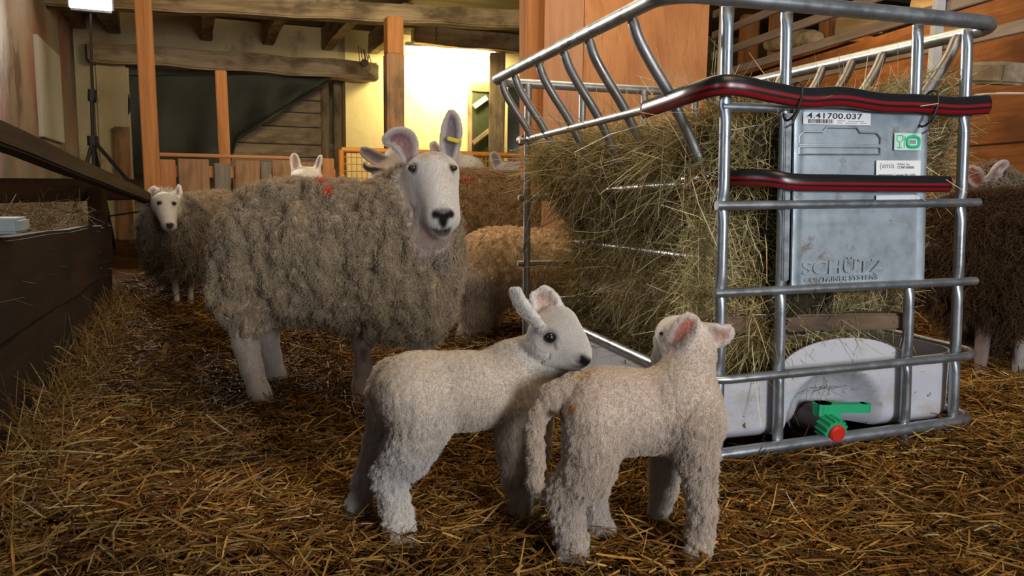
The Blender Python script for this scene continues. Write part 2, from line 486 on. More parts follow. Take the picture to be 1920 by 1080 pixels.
# tarp and old plank door in the opening
pd = thing('plank_door', flatz(on_back(540, 250, .28), 0), 'old grey plank door half covered by the dark tarp', 'door')
u_l, u_r = 432, 606
vs = [160, 182, 206, 234, 268, 292, 330]
for k in range(len(vs) - 1):
    a = on_back(u_l, vs[k], .26); b = on_back(u_r, vs[k], .26); c = on_back(u_l, vs[k + 1], .26)
    z1 = a[2]; z0 = c[2] + .012
    beam('door_board', flatz(a, (z0 + z1) / 2), flatz(b, (z0 + z1) / 2), .04, z1 - z0, MAT['old_light'], pd, bevel=.008)
for u in (608, 632):
    a = on_back(u, 160, .24); beam('door_stile', flatz(a, 0), flatz(a, zl), .10, .05, MAT['old'], pd, up=(b2[0], b2[1], 0))
beam('dark_backing', flatz(on_back(u_l, 200, .34), .6), flatz(on_back(648, 200, .34), .6), .06, 1.3, MAT['old'], pd)
brk = [(622, 176), (615, 235), (626, 262)]


def tarp():
    # a hanging sheet: top edge along the lintel, lower right edge swept up in a diagonal
    top0 = on_back(240, 150, -.03); top1 = on_back(640, 146, -.03)
    nu, nv = 70, 40; V = []
    for i in range(nu):
        u = i / (nu - 1); uu = 240 + u * (618 - 240)
        vb = 330 if uu < 432 else 330 - (uu - 432) / (618 - 432) * 178
        if uu > 425 and uu < 445: vb = 330 - max(0, (uu - 425)) / 20 * 66
        elif uu >= 445: vb = 264 - (uu - 445) / (618 - 445) * 112
        for j in range(nv):
            v = j / (nv - 1); vv = 140 + v * (vb - 140)
            fold = .05 * math.sin(u * 23 + v * 2) * (.3 + v) + .05 * math.sin(u * 7 - v * 5) - .05 * v
            if uu > 432: fold += -.05 * v ** 2 - .05 * math.exp(-((v - .96) / .05) ** 2)
            V.append(on_back(uu, vv, -.06 + fold * .6))
    Fc = [(i * nv + j, (i + 1) * nv + j, (i + 1) * nv + j + 1, i * nv + j + 1) for i in range(nu - 1) for j in range(nv - 1)]
    me = bpy.data.meshes.new('tarpaulin'); me.from_pydata([tuple(x) for x in V], [], Fc)
    o = link('tarpaulin', me, MAT['tarp']); md = o.modifiers.new('thickness', 'SOLIDIFY'); md.thickness = .006
    return tag(o, 'dark green tarpaulin hung over the opening, its right corner drawn up', 'tarp')


tarp()
# hanging wires and chain
wm = MB(); c0 = on_back(683, 118, -.32)
wm.tube(smooth_path([c0 + b1 * .0 + UP * .16, c0 + b1 * .03, c0 + b1 * .06 + UP * .1], 20), .006, 6)
for k in range(5): wm.tube(smooth_path([c0 + b1 * (.03 * k - .07) + UP * (.2 - .02 * k), c0 + b1 * (.035 * k - .05) - UP * .02, c0 + b1 * (.02 * k - .02) - UP * .09], 16), .005, 6)
wm.add(*sweep([c0 - b2 * .03, c0 + b2 * .03], .045, 10)); tag(wm.build('wire_bundle', MAT['wire']), 'small tangle of dark wires on a hook at the lintel end', 'wires')
ch = MB(); c0 = P(818, 42, h0[1] - .12)
for k in range(6):
    t = np.linspace(0, 2 * math.pi, 13); ax = b1 if k % 2 else b2
    ch.tube([c0 - UP * .045 * k + UP * .028 * math.cos(a) + ax * .014 * math.sin(a) for a in t], .005, 6, caps=False)
tag(ch.build('short_chain', MAT['wire']), 'short rusty chain hanging on the header beam', 'chain')

# pale patch and frame on the left wall
def on_left(u, v, off=0.):
    d = ray(u, v); p0 = WL0 + b1 * off; t = ((p0 - C_) @ b1) / (d @ b1); return C_ + d * t
a = on_left(72, 175, .015); b = on_left(112, 175, .015); z1 = on_left(92, 92)[2]; z0 = on_left(92, 262)[2]
o = beam('window_1', flatz(a, (z0 + z1) / 2), flatz(b, (z0 + z1) / 2), .04, z1 - z0, MAT['patch']); tag(o, 'pale blocked window in the stained left wall', kind='structure')
a = on_left(128, 40, .08); tag(beam('trim_1', flatz(on_left(60, 30, .06), ZC - .12), flatz(on_left(150, 60, .06), ZC - .12), .14, .24, MAT['old']), 'timber plate along the top of the left wall', kind='structure')
o = beam('trim_2', flatz(on_back(212, 200, -.06), 0), flatz(on_back(212, 200, -.06), zc - .1), .35, .12, MAT['wall_back'], up=(b2[0], b2[1], 0), bevel=.03); tag(o, 'plastered pier beside the opening with the tarp', kind='structure')
tag(beam('wooden_board', flatz(on_back(229, 270, -.2), 0), flatz(on_back(229, 270, -.2), on_back(229, 240)[2]),   .16, .04, MAT['fence'], up=(b2[0], b2[1], 0)), 'short brown board leaning upright behind the tripod lamp stand', 'board', kind='thing')

# plank fence
FP0 = flatz(P(640, 300, 7.0), 0)
def on_fence(u, v, off=0.):
    d = ray(u, v); p0 = FP0 + b2 * off; t = ((p0 - C_) @ b2) / (d @ b2); return C_ + d * t
fe = thing('plank_fence', flatz(on_fence(450, 300), 0), 'rough fence of mismatched upright brown boards behind the large ewe', 'fence')
for u0, u1, vt, mm in [(296, 328, 299, 'fence_red'), (334, 392, 298, 'fence'), (402, 432, 306, 'fence_grey'), (440, 486, 301, 'fence'), (488, 508, 304, 'fence_grey'), (510, 556, 301, 'fence'), (560, 600, 304, 'fence'), (604, 626, 297, 'fence_red')]:
    a = on_fence((u0 + u1) / 2, vt); wd_ = np.linalg.norm(on_fence(u1, vt) - on_fence(u0, vt))
    beam('fence_board', flatz(a, .05), a, wd_, .03, MAT[mm], fe, up=(b2[0], b2[1], 0), bevel=.005, wob=.003, seg=4)
for zz, hh in ((.32, .12), (.80, .10)):
    beam('fence_rail', flatz(on_fence(292, 300, .05), zz), flatz(on_fence(628, 300, .05), zz), .05, hh, MAT['fence_red'], fe)
beam('fence_cap', flatz(on_fence(292, 300, .03), .935), flatz(on_fence(560, 300, .03), .935), .07, .03, MAT['fence_red'], fe)

# orange gate with mesh
gt = thing('metal_gate', flatz(on_fence(810, 300), 0), 'orange painted metal gate with wire mesh behind the large ewe', 'gate')
ga, gb = on_fence(640, 281), on_fence(1010, 281); zg = ga[2]
fr = MB()
for z in (zg, .15): fr.tube([flatz(ga, z), flatz(gb, z)], .026, 10)
fr.build('gate_rail', MAT['gate'], gt)
for u in (640, 1010): MB().tube([flatz(on_fence(u, 281), .0), flatz(on_fence(u, 281), zg)], .026, 10).build('gate_upright', MAT['gate'], gt)
wm = MB(); L = np.linalg.norm(gb - ga)
for k in range(1, 42): p = ga + b1 * (L * k / 42); wm.tube([flatz(p, .15), flatz(p, zg)], .0045, 5)
for k in range(1, 14): z = .15 + (zg - .15) * k / 14; wm.tube([flatz(ga, z), flatz(gb, z)], .0045, 5)
wm.build('gate_mesh', MAT['gate'], gt)

# ------------------------------------------------------------------ manger on the left
mg = thing('wooden_manger', flatz(P(240, 560, 4.0), 0), 'dark wooden hay manger along the left wall', 'manger')
MD = b2
mA = np.array([-1.129, 1.682, 0]) - MD * 1.9; mB = np.array([-1.129, 1.682, 0]) + MD * 2.42
zA, zB = .62, .43
V0 = (flatz(mA, 0) + UP * .30, flatz(mB, 0) + UP * .23)
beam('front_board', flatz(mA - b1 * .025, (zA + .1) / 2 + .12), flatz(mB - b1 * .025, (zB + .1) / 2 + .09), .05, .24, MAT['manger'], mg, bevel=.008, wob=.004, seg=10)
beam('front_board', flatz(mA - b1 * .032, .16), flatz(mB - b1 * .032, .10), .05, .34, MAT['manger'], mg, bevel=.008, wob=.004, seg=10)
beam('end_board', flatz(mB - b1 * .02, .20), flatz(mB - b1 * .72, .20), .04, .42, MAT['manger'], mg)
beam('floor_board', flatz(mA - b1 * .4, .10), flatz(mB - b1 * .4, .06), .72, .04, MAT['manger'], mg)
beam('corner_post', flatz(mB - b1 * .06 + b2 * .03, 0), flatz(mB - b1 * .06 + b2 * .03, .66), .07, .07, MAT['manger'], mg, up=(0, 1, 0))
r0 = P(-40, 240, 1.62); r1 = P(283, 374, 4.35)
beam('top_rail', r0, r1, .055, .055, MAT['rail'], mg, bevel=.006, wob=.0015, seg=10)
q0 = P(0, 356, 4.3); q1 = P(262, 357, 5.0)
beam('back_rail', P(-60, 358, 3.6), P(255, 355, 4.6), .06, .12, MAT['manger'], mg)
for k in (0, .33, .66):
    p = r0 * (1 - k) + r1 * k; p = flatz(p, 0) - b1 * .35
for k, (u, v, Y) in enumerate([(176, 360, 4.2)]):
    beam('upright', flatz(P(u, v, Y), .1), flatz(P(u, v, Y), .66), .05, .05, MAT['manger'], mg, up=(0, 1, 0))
blk = P(12, 422, 1.80)
tag(beam('stone_block', blk - b2 * .06, blk + b2 * .07, .07, .035, MAT['stone'], bevel=.006), 'small grey block on the edge of the wooden manger', 'block', kind='thing')

# ------------------------------------------------------------------ flood lamp on a tripod, far left
LY = 6.6
ls = thing('floodlight_stand', flatz(P(176, 330, LY), 0), 'glowing floodlight on a tall black tripod stand in the left corner', 'floodlight')
top = P(170, 20, LY); hub = P(174, 262, LY); bot = P(177, 330, LY)
MB().tube([flatz(bot, .25), hub, P(172, 170, LY)], .015, 8).build('lower_pole', MAT['black'], ls)
MB().tube([P(173, 180, LY), P(170, 40, LY), top], .010, 8).build('upper_pole', MAT['black'], ls)
MB().tube([P(173, 190, LY), P(173, 168, LY)], .035, 8).build('clamp_collar', MAT['black'], ls)
MB().tube([P(173, 188, LY), P(183, 189, LY)], .016, 8).build('clamp_knob', MAT['black'], ls)
MB().tube([hub + UP * .03, hub - UP * .05], .045, 8).build('hub', MAT['black'], ls)
for fx, fy in ((.98, -.22), (.14, -.85), (-.26, .80)):
    e = flatz(hub + np.array([fx, fy, 0]), .01)
    MB().tube([hub, e], .016, 8).build('tripod_leg', MAT['black'], ls)
    MB().tube([hub * .45 + e * .55, flatz(bot, (hub[2] * .45 + e[2] * .55) - .08)], .008, 6).build('leg_brace', MAT['black'], ls)
hd = P(171, 2, LY)
beam('lamp_head', hd - b1 * .17 + UP * .02, hd + b1 * .17 + UP * .02, .10, .22, MAT['black'], ls, bevel=.02)
beam('glowing_lens', hd - b1 * .155 - b2 * .055 + UP * .02, hd + b1 * .155 - b2 * .055 + UP * .02, .02, .19, MAT['lamp'], ls, bevel=.004)
al = area('floodlight_beam', hd - b2 * .12, (-.2, 2.6, .2), .3, .2, 60, (1, .93, .82)); adopt(al, ls); al.data.spread = 1.5

# ------------------------------------------------------------------ plywood behind the feeder
for u0, u1, lab in ((1020, 1093, 'narrow pinkish plywood sheet beside the orange pillar'), (1094, 1326, 'large orange plywood sheet behind the hay feeder')):
    Y = 4.6; a = flatz(P(u0, 100, Y), 1.15); b = flatz(P(u1, 100, Y + (.0)), 1.15)
    mm = MAT['ply'] if u1 > 1100 else wood('pink_plywood', (.42, .20, .11), (.55, .31, .19), along=14, across=1.4)
    o = beam('plywood_sheet', a, b, .02, 2.3, mm, bevel=.002); tag(o, lab, 'plywood', kind='thing')

# ------------------------------------------------------------------ right bay: rail fence, board wall, posts behind
ra = np.array([1.99 + .62, 3.0 - 3.55 * .985 * 0 - .3, 0]); RD = np.array([-.172, .985, 0]); RN = np.array([.985, .172, 0])
Q0 = np.array([1.99, 3.0, 0])
def on_right(u, v, off=0.):
    d = ray(u, v); p0 = Q0 + RN * off; t = ((p0 - C_) @ RN) / (d @ RN); return C_ + d * t
rf = thing('rail_fence', flatz(on_right(1560, 200), 0), 'slatted rail fence of grey-brown bars in front of the orange board wall', 'fence')
pA = Q0 - RD * .9; pB = Q0 + RD * 3.0
for z in (1.36, 1.52, 1.67, 1.82, 1.97):
    beam('fence_slat', flatz(pA, z - .05), flatz(pB, z + .02), .022, .05, MAT['slat'], rf, bevel=.003)
for u, v in ((1352, 100), (1758, 40)):
    a = on_right(u, v, -.03); beam('fence_upright', flatz(a, 1.0 if u > 1500 else 0), flatz(a, 2.1), .04, .05, MAT['white'], rf, up=(0, 1, 0))
bw = thing('board_wall', flatz(on_right(1700, 300, .25), 0), 'wall of wide orange-brown boards behind the slatted rail fence', 'board wall')
wa = pA + RN * 1.05 - RD * .6; wb = pB + RN * 1.05 + RD * 1.2
for k, (z0, z1) in enumerate([(0, .19), (.195, .59), (.597, .97), (.977, 1.345), (1.355, 1.80)]):
    beam('wall_board', flatz(wa, (z0 + z1) / 2), flatz(wb, (z0 + z1) / 2), .03, z1 - z0, MAT['bay'], bw, bevel=.004, wob=.002, seg=6)
for k, (u, lab) in enumerate(((1405, 'orange post in the dark bay behind the slats, nearest the plywood'), (1560, 'orange post in the dark bay behind the slats, beside the golden board'), (1452, 'thin orange stud in the dark bay above the log end'))):
    a = on_right(u, 60, 1.6); w = .18 if k < 2 else .10
    tag(beam('bay_post', flatz(a, 0), flatz(a, 2.7), w, w, MAT['post'], up=(0, 1, 0)), lab, 'post', kind='thing')
a = on_right(1568, 57, 1.495); b = on_right(1655, 38, 1.495)
tag(beam('golden_board', a, b, .03, .20, MAT['golden'], bevel=.004), 'short golden lit board behind the slats at the upper right', 'board', kind='thing')
a = on_right(1710, 6, 1.42); b = on_right(1790, 12, 1.42)
tag(beam('golden_board', a, b, .03, .06, MAT['golden'], bevel=.004), 'thin golden lit board at the top right edge of the view', 'board', kind='thing')
a = on_right(1440, 84, 1.15); b = on_right(1535, 72, 1.15); 
lg = MB(); lg.tube(smooth_path([a, (a + b) / 2 + UP * .02, b], 12), [.05, .075, .08, .08, .085, .08, .085, .08, .08, .075, .07, .05], 12)
tag(lg.build('pale_log', MAT['old_light']), 'pale log lying behind the slats above the feeder', 'log', kind='thing')
zz = min(a[2], b[2]) - .085; tag(beam('bay_ledge', flatz(a + RD * 1.2, zz - .03), flatz(b - RD * .6, zz - .03), .2, .05, MAT['bay'], bevel=.004), 'orange ledge board carrying the pale log behind the slats', 'ledge', kind='thing')
a = on_right(1825, 140, -.03); b = on_right(1905, 138, -.03)
tag(beam('grey_timber', a, b, .12, .085, MAT['old_light'], bevel=.012, wob=.004, seg=4), 'grey weathered timber end beside the hay on the upper right', 'timber', kind='thing')
slab('wall_right', Q0 - RD * 1.5 + RN * 3.4, Q0 + RD * 7.0 + RN * 3.4, 0, 3.0, .2, MAT['ceil'], -1)
slab('wall_far', Q0 + RD * 7.0 + RN * 3.4, Q0 + RD * 7.0 - RN * .2, 0, 3.0, .2, MAT['ceil'], 1)
wr = MB(); wr.tube(smooth_path([P(1828, 178, 2.9), P(1875, 175, 2.6), P(1960, 176, 2.3)], 16), .0035, 6)
tag(wr.build('white_cord', MAT['white']), 'thin white cord stretched along the orange boards at right', 'cord')

# ------------------------------------------------------------------ hay feeder: a cut-down steel container cage
GO = np.array([.334, 1.759, 0]); g1 = np.array([.957, .288, 0]); g1 /= np.linalg.norm(g1); g2 = np.array([-g1[1], g1[0], 0])
def G(s, t, z): return GO + g1 * s + g2 * t + UP * z
FW, FL = .95, 1.478
fd = thing('hay_feeder', G(.5, .75, 0), 'galvanised steel cage turned into a hay feeder, with a metal plate on its front', 'hay feeder')


def ring(s0, s1, t0, t1, z, r, rad, zslope=0.):
    pts = []
    for cx, cy, a0 in ((s1 - rad, t0 + rad, -90), (s1 - rad, t1 - rad, 0), (s0 + rad, t1 - rad, 90), (s0 + rad, t0 + rad, 180)):
        for k in range(7):
            a = math.radians(a0 + 15 * k); pts.append(G(cx + rad * math.cos(a), cy + rad * math.sin(a), z + zslope * (cx - .5)))
    pts.append(pts[0]); pts.append(pts[1])
    out = [pts[0]]
    for a, b in zip(pts[:-1], pts[1:]):
        n = max(1, int(np.linalg.norm(b - a) / .1)); out += [a + (b - a) * (k + 1) / n for k in range(n)]
    return out


MB().tube(ring(.0, FW, 0, FL, 1.10, 0, .085), .0185, 14, caps=False).build('top_rail', MAT['steel'], fd)
MB().tube(ring(.12, 1.03, .03, 1.46, .222, 0, .10, .03), .0115, 12, caps=False).build('lower_rail', MAT['steel'], fd)
MB().tube(ring(.13, 1.03, .045, 1.45, .030, 0, .08, .04), .016, 12, caps=False).build('base_rail', MAT['steel'], fd)


def lean(top, bot, z, z0=.0, z1=1.1): return bot + (top - bot) * (z - z0) / (z1 - z0)


def dimpled(a, b, joints, r=.0140):
    """upright tube, pressed flat where the cross rails pass"""
    n = 90; pts = [a + (b - a) * k / (n - 1) for k in range(n)]; rr = []; 
    for p in pts:
        f = min([abs(p[2] - z) for z in joints] + [9]); rr.append(r * (1 - .38 * math.exp(-(f / .022) ** 2)))
    V, Fc = sweep(pts, r, 12); V = V.reshape(n, 12, 3)
    for i in range(n):
        k = rr[i] / r; d = V[i] - pts[i]; V[i] = pts[i] + d - g2 * (d @ g2)[:, None] * (1 - k) + g1 * (d @ g1)[:, None] * (1 - k) * .45 
    return V.reshape(-1, 3), Fc


JZ = [1.09, .875, .64, .43, .225, .05]
FT = .06
for st, sb in ((.186, .214), (.347, .39), (.735, .793), (.894, .958)):
    MB().add(*dimpled(G(sb, FT, -.02), G(st, FT, 1.095), JZ)).build('front_post', MAT['steel'], fd)
def front_s(k, z):                                  # where the k-th front post is at height z
    st, sb = ((.186, .214), (.347, .39), (.735, .793), (.894, .958))[k]; return lean(st, sb, z)
for z, tt, e in ((.872, FT + .0, .0), (.64, FT - .022, .02), (.43, FT - .022, .02)):
    s0 = front_s(0, z) - e; s1 = front_s(3, z) + e
    MB().tube([G(s0 - .012, tt, z - .004), G(s1 + .015, tt, z + .010)], .0112, 12).build('front_rail', MAT['steel'], fd)
# far side: posts and rails
for s in (.145, .38, .66, .90):
    MB().add(*dimpled(G(s, 1.43, 0), G(s, 1.45, 1.095), JZ, .0145)).build('back_post', MAT['steel_worn'], fd)
for z in (.87, .64, .37):
    MB().tube([G(.11, 1.45, z), G(.97, 1.45, z)], .0125, 10).build('back_rail', MAT['steel_worn'], fd)
# the two bent-in sides: bars lean from the top rail down into a V
def side_s(z): return .025 + (1.09 - z) * .58
for t in (.22, .50, .70, .94, 1.22, 1.40):
    pts = [G(.016, t, 1.095), G(.036, t, 1.045), G(.075, t, .985), G(side_s(.91), t, .91), G(side_s(.8), t, .8), G(side_s(.60), t, .60), G(side_s(.42), t, .42), G(side_s(.34), t, .34)]
    MB().tube(smooth_path(pts, 26), [.010] + [.0145] * 24 + [.013], 10).build('left_bar', MAT['steel_worn'], fd)
for t in (.13, .40, .53, .67, .9, 1.2):
    pts = [G(FW - .015, t, 1.095), G(FW - .036, t, 1.045), G(FW - .075, t, .985), G(FW - side_s(.91), t, .91), G(FW - side_s(.8), t, .8), G(FW - side_s(.6), t, .60), G(FW - side_s(.34), t, .34)]
    MB().tube(smooth_path(pts, 26), [.010] + [.0145] * 24 + [.013], 10).build('right_bar', MAT['steel_worn'], fd)
MB().tube([G(.130, .26, .890), G(.146, 1.50, .876)], .0125, 12).build('left_rail', MAT['steel_worn'], fd)
MB().tube([G(.146, 1.48, .877), G(.146, 1.545, .876)], .021, 12).build('rail_cap', MAT['redcap'], fd)
MB().tube([G(.240, .28, .690), G(.238, 1.46, .655)], .0125, 12).build('left_rail', MAT['steel_worn'], fd)
MB().tube([G(.335, .20, .482), G(.335, 1.36, .462)], .013, 12).build('left_rail', MAT['steel_worn'], fd)
MB().tube([G(FW - .255, .10, .66), G(FW - .262, 1.46, .655)], .013, 12).build('right_rail', MAT['steel_worn'], fd)

# front plate with stickers
pl = bmesh.new(); bmesh.ops.create_cube(pl, size=1)
cz = (.873 + .425) / 2; 
plate_M = Matrix.Identity(4)
PX = Vector(g1); PN = Vector(-g2)
c0, c1, c2, c3 = G(.368, .040, .868), G(.765, .040, .876), G(.795, .040, .434), G(.388, .040, .424)
def PLT(a, b, off=0.):                              # plate coordinates: a across 0..1, b down 0..1
    return (c0 * (1 - a) + c1 * a) * (1 - b) + (c3 * (1 - a) + c2 * a) * b - g2 * off
mb = MB(); nu, nv = 40, 44; V = []; 
for side, off in ((0, .0), (1, -.004)):
    for i in range(nu):
        for j in range(nv):
            a, b = i / (nu - 1), j / (nv - 1); q = off
            if side == 0:
                def groove(x, c, w): return math.exp(-((x - c) / w) ** 2)
                q += .0035 * (math.exp(-((a - .02) / .02) ** 2) + math.exp(-((a - .98) / .02) ** 2) + math.exp(-((b - .01) / .02) ** 2) + math.exp(-((b - .99) / .02) ** 2))
                q += .0015 * math.sin(a * 5 + b * 3) + .002 * math.exp(-((a - .35) / .3) ** 2 - ((b - .60) / .012) ** 2)
            V.append(PLT(a, b, q))
Fc = []
for s in (0, 1):
    o_ = s * nu * nv
    for i in range(nu - 1):
        for j in range(nv - 1): Fc.append((o_ + i * nv + j, o_ + (i + 1) * nv + j, o_ + (i + 1) * nv + j + 1, o_ + i * nv + j + 1))
edge = [i * nv for i in range(nu)] + [(nu - 1) * nv + j for j in range(1, nv)] + [i * nv + nv - 1 for i in range(nu - 2, -1, -1)] + [j for j in range(nv - 2, 0, -1)]
for a, b in zip(edge, edge[1:] + edge[:1]): Fc.append((a, b, b + nu * nv, a + nu * nv))
plate = mb.add(V, Fc).build('front_plate', MAT['plate'], fd)
# pressed outline on the upper plate
pr = MB(); off = .003
for path in ([(.03, .165), (.03, .145), (.06, .118), (.20, .118), (.225, .092), (.45, .092), (.475, .118), (.60, .118), (.635, .145), (.635, .185)], [(.03, .165), (.03, .19), (.63, .188)], [(.03, .24), (.03, .205), (.04, .20), (.62, .197), (.635, .205), (.635, .235)], [(.03, .24), (.63, .237)]):
    pr.tube([PLT(a, b, off) for a, b in path], .0028, 6)
pr.build('pressed_outline', MAT['plate'], plate)


def pquad(name, a0, b0, a1, b1_, off, mat, parent):
    m = MB(); q = [PLT(a0, b0, off), PLT(a1, b0, off), PLT(a1, b1_, off), PLT(a0, b1_, off)]; q2 = [x + g2 * .0006 for x in q]
    m.add(q + q2, [(0, 1, 2, 3), (7, 6, 5, 4), (0, 4, 5, 1), (1, 5, 6, 2), (2, 6, 7, 3), (3, 7, 4, 0)])
    return m.build(name, mat, parent, smooth=False)


def ptext(name, txt, a, b, size, off, mat, parent, sx=1., depth=.0004, bold=0.):
    cu = bpy.data.curves.new(name, 'FONT'); cu.body = txt; cu.size = size; cu.extrude = depth; cu.space_character = 1.05; cu.offset = bold
    x = Vector((c1 - c0)).normalized(); dn = Vector((c3 - c0)).normalized(); y = (-dn - x * (-dn).dot(x)).normalized(); z = x.cross(y)
    m = Matrix((x * sx, y, z)).transposed().to_4x4(); m.translation = Vector(PLT(a, b, off))
    t_ = bpy.data.objects.new(name, cu); COL.objects.link(t_)
    me = bpy.data.meshes.new_from_object(t_.evaluated_get(bpy.context.evaluated_depsgraph_get())); bpy.data.objects.remove(t_); me.name = name; me.materials.clear()
    return link(name, me, mat, parent, m, False)


st1 = pquad('sticker', .055, .012, .55, .078, .0052, MAT['paper'], plate); st1['label'] = 'white sticker with the number 4.41700.037 and a barcode'
ptext('number', '4.41700.037', .082, .046, .019, .0056, MAT['ink'], st1, 1.62, bold=.0002)
bc = MB(); x = .09
while x < .275:
    wdt = random.choice((.003, .004, .006, .008)); q = [PLT(x, .05, .0057), PLT(x + wdt, .05, .0057), PLT(x + wdt, .072, .0057), PLT(x, .072, .0057)]
    bc.add(q, [(0, 1, 2, 3)]); x += wdt + random.choice((.003, .004, .006))
bc.build('barcode', MAT['ink'], st1, False)
sm = MB()
for (x0, x1, y) in ((.30, .36, .055), (.38, .50, .057), (.30, .34, .066), (.36, .45, .067), (.47, .52, .066)):
    sm.add([PLT(x0, y, .0057), PLT(x1, y, .0057), PLT(x1, y + .004, .0057), PLT(x0, y + .004, .0057)], [(0, 1, 2, 3)])
sm.build('small_print', MAT['inkgrey'], st1, False)
st2 = pquad('sticker', .735, .118, .945, .215, .0052, MAT['mint'], plate); st2['label'] = 'mint sticker with a green glass and fork sign and a green loop'
ic = MB(); oz = .0057
ic.tube([PLT(a, b, oz) for a, b in ((.752, .132), (.755, .160), (.775, .170), (.795, .160), (.798, .132), (.752, .132))], .0011, 6)
ic.tube([PLT(.775, .170, oz), PLT(.775, .197, oz)], .0012, 6); ic.tube([PLT(.758, .199, oz), PLT(.79, .199, oz)], .0012, 6)
for a in (.806, .812, .818): ic.tube([PLT(a, .135, oz), PLT(a, .160, oz)], .0006, 6)
ic.tube([PLT(.812, .158, oz), PLT(.812, .200, oz)], .0012, 6)
ic.build('glass_and_fork', MAT['lime'], st2)
lp = MB()
def loop(a0, a1, b0, b1_):
    ca, cb = (a0 + a1) / 2, (b0 + b1_) / 2; out = []
    for k in range(41):
        t = 2 * math.pi * k / 40; c, s_ = math.cos(t), math.sin(t)
        out.append(PLT(ca + (a1 - a0) / 2 * math.copysign(abs(c) ** .6, c), cb + (b1_ - b0) / 2 * math.copysign(abs(s_) ** .6, s_), oz))
    return out
lp.tube(loop(.832, .925, .138, .195), .0042, 8, caps=False); lp.build('green_loop', MAT['lime'], st2)
pquad('loop_centre', .852, .156, .903, .178, .0056, MAT['inkgrey'], st2)
st3 = pquad('sticker', .60, .272, .945, .372, .0052, MAT['paper'], plate); st3['label'] = 'white printed sticker just above the lower black hose'
ptext('print', '(emis', .625, .315, .020, .0056, MAT['inkgrey'], st3, 1.0)
ptext('print', 'SERIAL No.', .76, .300, .008, .0056, MAT['inkgrey'], st3); ptext('print', 'CONTAINER', .76, .318, .009, .0056, MAT['ink'], st3)
ptext('print', 'container / www.ibc.info', .615, .362, .0105, .0056, MAT['ink'], st3, 1.05)
st4 = pquad('sticker', .605, .47, .945, .532, .0052, MAT['paper'], plate); st4['label'] = 'white sticker with a dark lower edge just below the lower black hose'
pquad('dark_edge', .615, .507, .94, .531, .0056, MAT['ink'], st4)
ptext('print', 'www.ibc.info', .63, .526, .010, .006, MAT['paper'], st4); ptext('print', 'tested', .86, .526, .010, .006, MAT['paper'], st4)
# raised letters pressed in the lower plate
ptext('pressed_letters', 'SCHÜTZ', .07, .905, .047, .0012, MAT['plate'], plate, 1.32, .0022, .0006)
ptext('pressed_letters', 'CONTAINER SYSTEMS', .09, .950, .0175, .0012, MAT['plate'], plate, 1.24, .002, .0003)
# folded sheet edges beside the plate
for a, s in ((-.03, 0), (1.0, 0)):
    beam('folded_edge', PLT(a, .02, -.01), PLT(a, .94, -.01), .020, .012, MAT['steel'], fd, up=tuple(g2), bevel=.003)


def hose(name, path, r, n, label, red_at=(-.45, -.75), sides=44, flat=.55):
    """flattened rubber strip with two red stripes along its outer face"""
    pts = smooth_path(path, n); t = np.gradient(pts, axis=0); t /= np.linalg.norm(t, axis=1)[:, None]
    V = []; Cc = []
    for i in range(n):
        s = np.cross(t[i], UP); s /= np.linalg.norm(s)      # sideways, away from the cage for a path running left to right
        up = np.cross(s, t[i])
        for k in range(sides):
            a = 2 * math.pi * k / sides; V.append(pts[i] + s * math.cos(a) * r * flat + up * math.sin(a) * r)
            y = math.sin(a); out = math.cos(a) > -.1
            red = out and (-.86 < y < -.42 or -.16 < y < .04)
            Cc.append((.22, .008, .012, 1) if red else (.010, .010, .011, 1))
    Fc = []
    for i in range(n - 1):
        for k in range(sides):
            a = i * sides + k; b = i * sides + (k + 1) % sides; Fc.append((a, b, b + sides, a + sides))
    Fc.append(tuple(range(sides))[::-1]); Fc.append(tuple(range((n - 1) * sides, n * sides)))
    me = bpy.data.meshes.new(name); me.from_pydata([tuple(x) for x in V], [], Fc)
    ca = me.attributes.new('Col', 'FLOAT_COLOR', 'POINT'); ca.data.foreach_set('color', np.array(Cc, np.float32).ravel())
    return tag(link(name, me, MAT['rubber']), label, 'rubber strip')


h1 = hose('rubber_strip', [G(.128, .36, .888), G(.126, .22, .895), G(.125, .11, .902), G(.15, .035, .912), G(.20, .018, .912), G(.28, .016, .902), G(.38, .016, .893), G(.48, .014, .900), G(.60, .016, .892), G(.72, .016, .894), G(.83, .016, .893), G(.935, .018, .902)], .024, 120,
          'upper black rubber strip with red stripes, wrapped round the corner of the feeder')
h2 = hose('rubber_strip', [G(.240, .36, .694), G(.240, .24, .698), G(.255, .12, .705), G(.31, .045, .702), G(.37, .022, .694), G(.5, .019, .694), G(.66, .018, .695), G(.83, .018, .697)], .021, 90,
          'lower black rubber strip with red stripes across the middle of the metal plate')
for s, z in ((.355, .885), (.755, .885)):
    m = MB(); t = np.linspace(0, 2 * math.pi, 21)
    m.tube([G(s + .012 * math.sin(a), .030 + .030 * math.cos(a), z + .045 * math.sin(a)) for a in t], .003, 6, caps=False)
    m.tube([G(s, .002, z - .02), G(s - .02, .0, z - .055), G(s - .035, .005, z - .065)], .0025, 6)
    m.build('cable_tie', MAT['black'], h1)

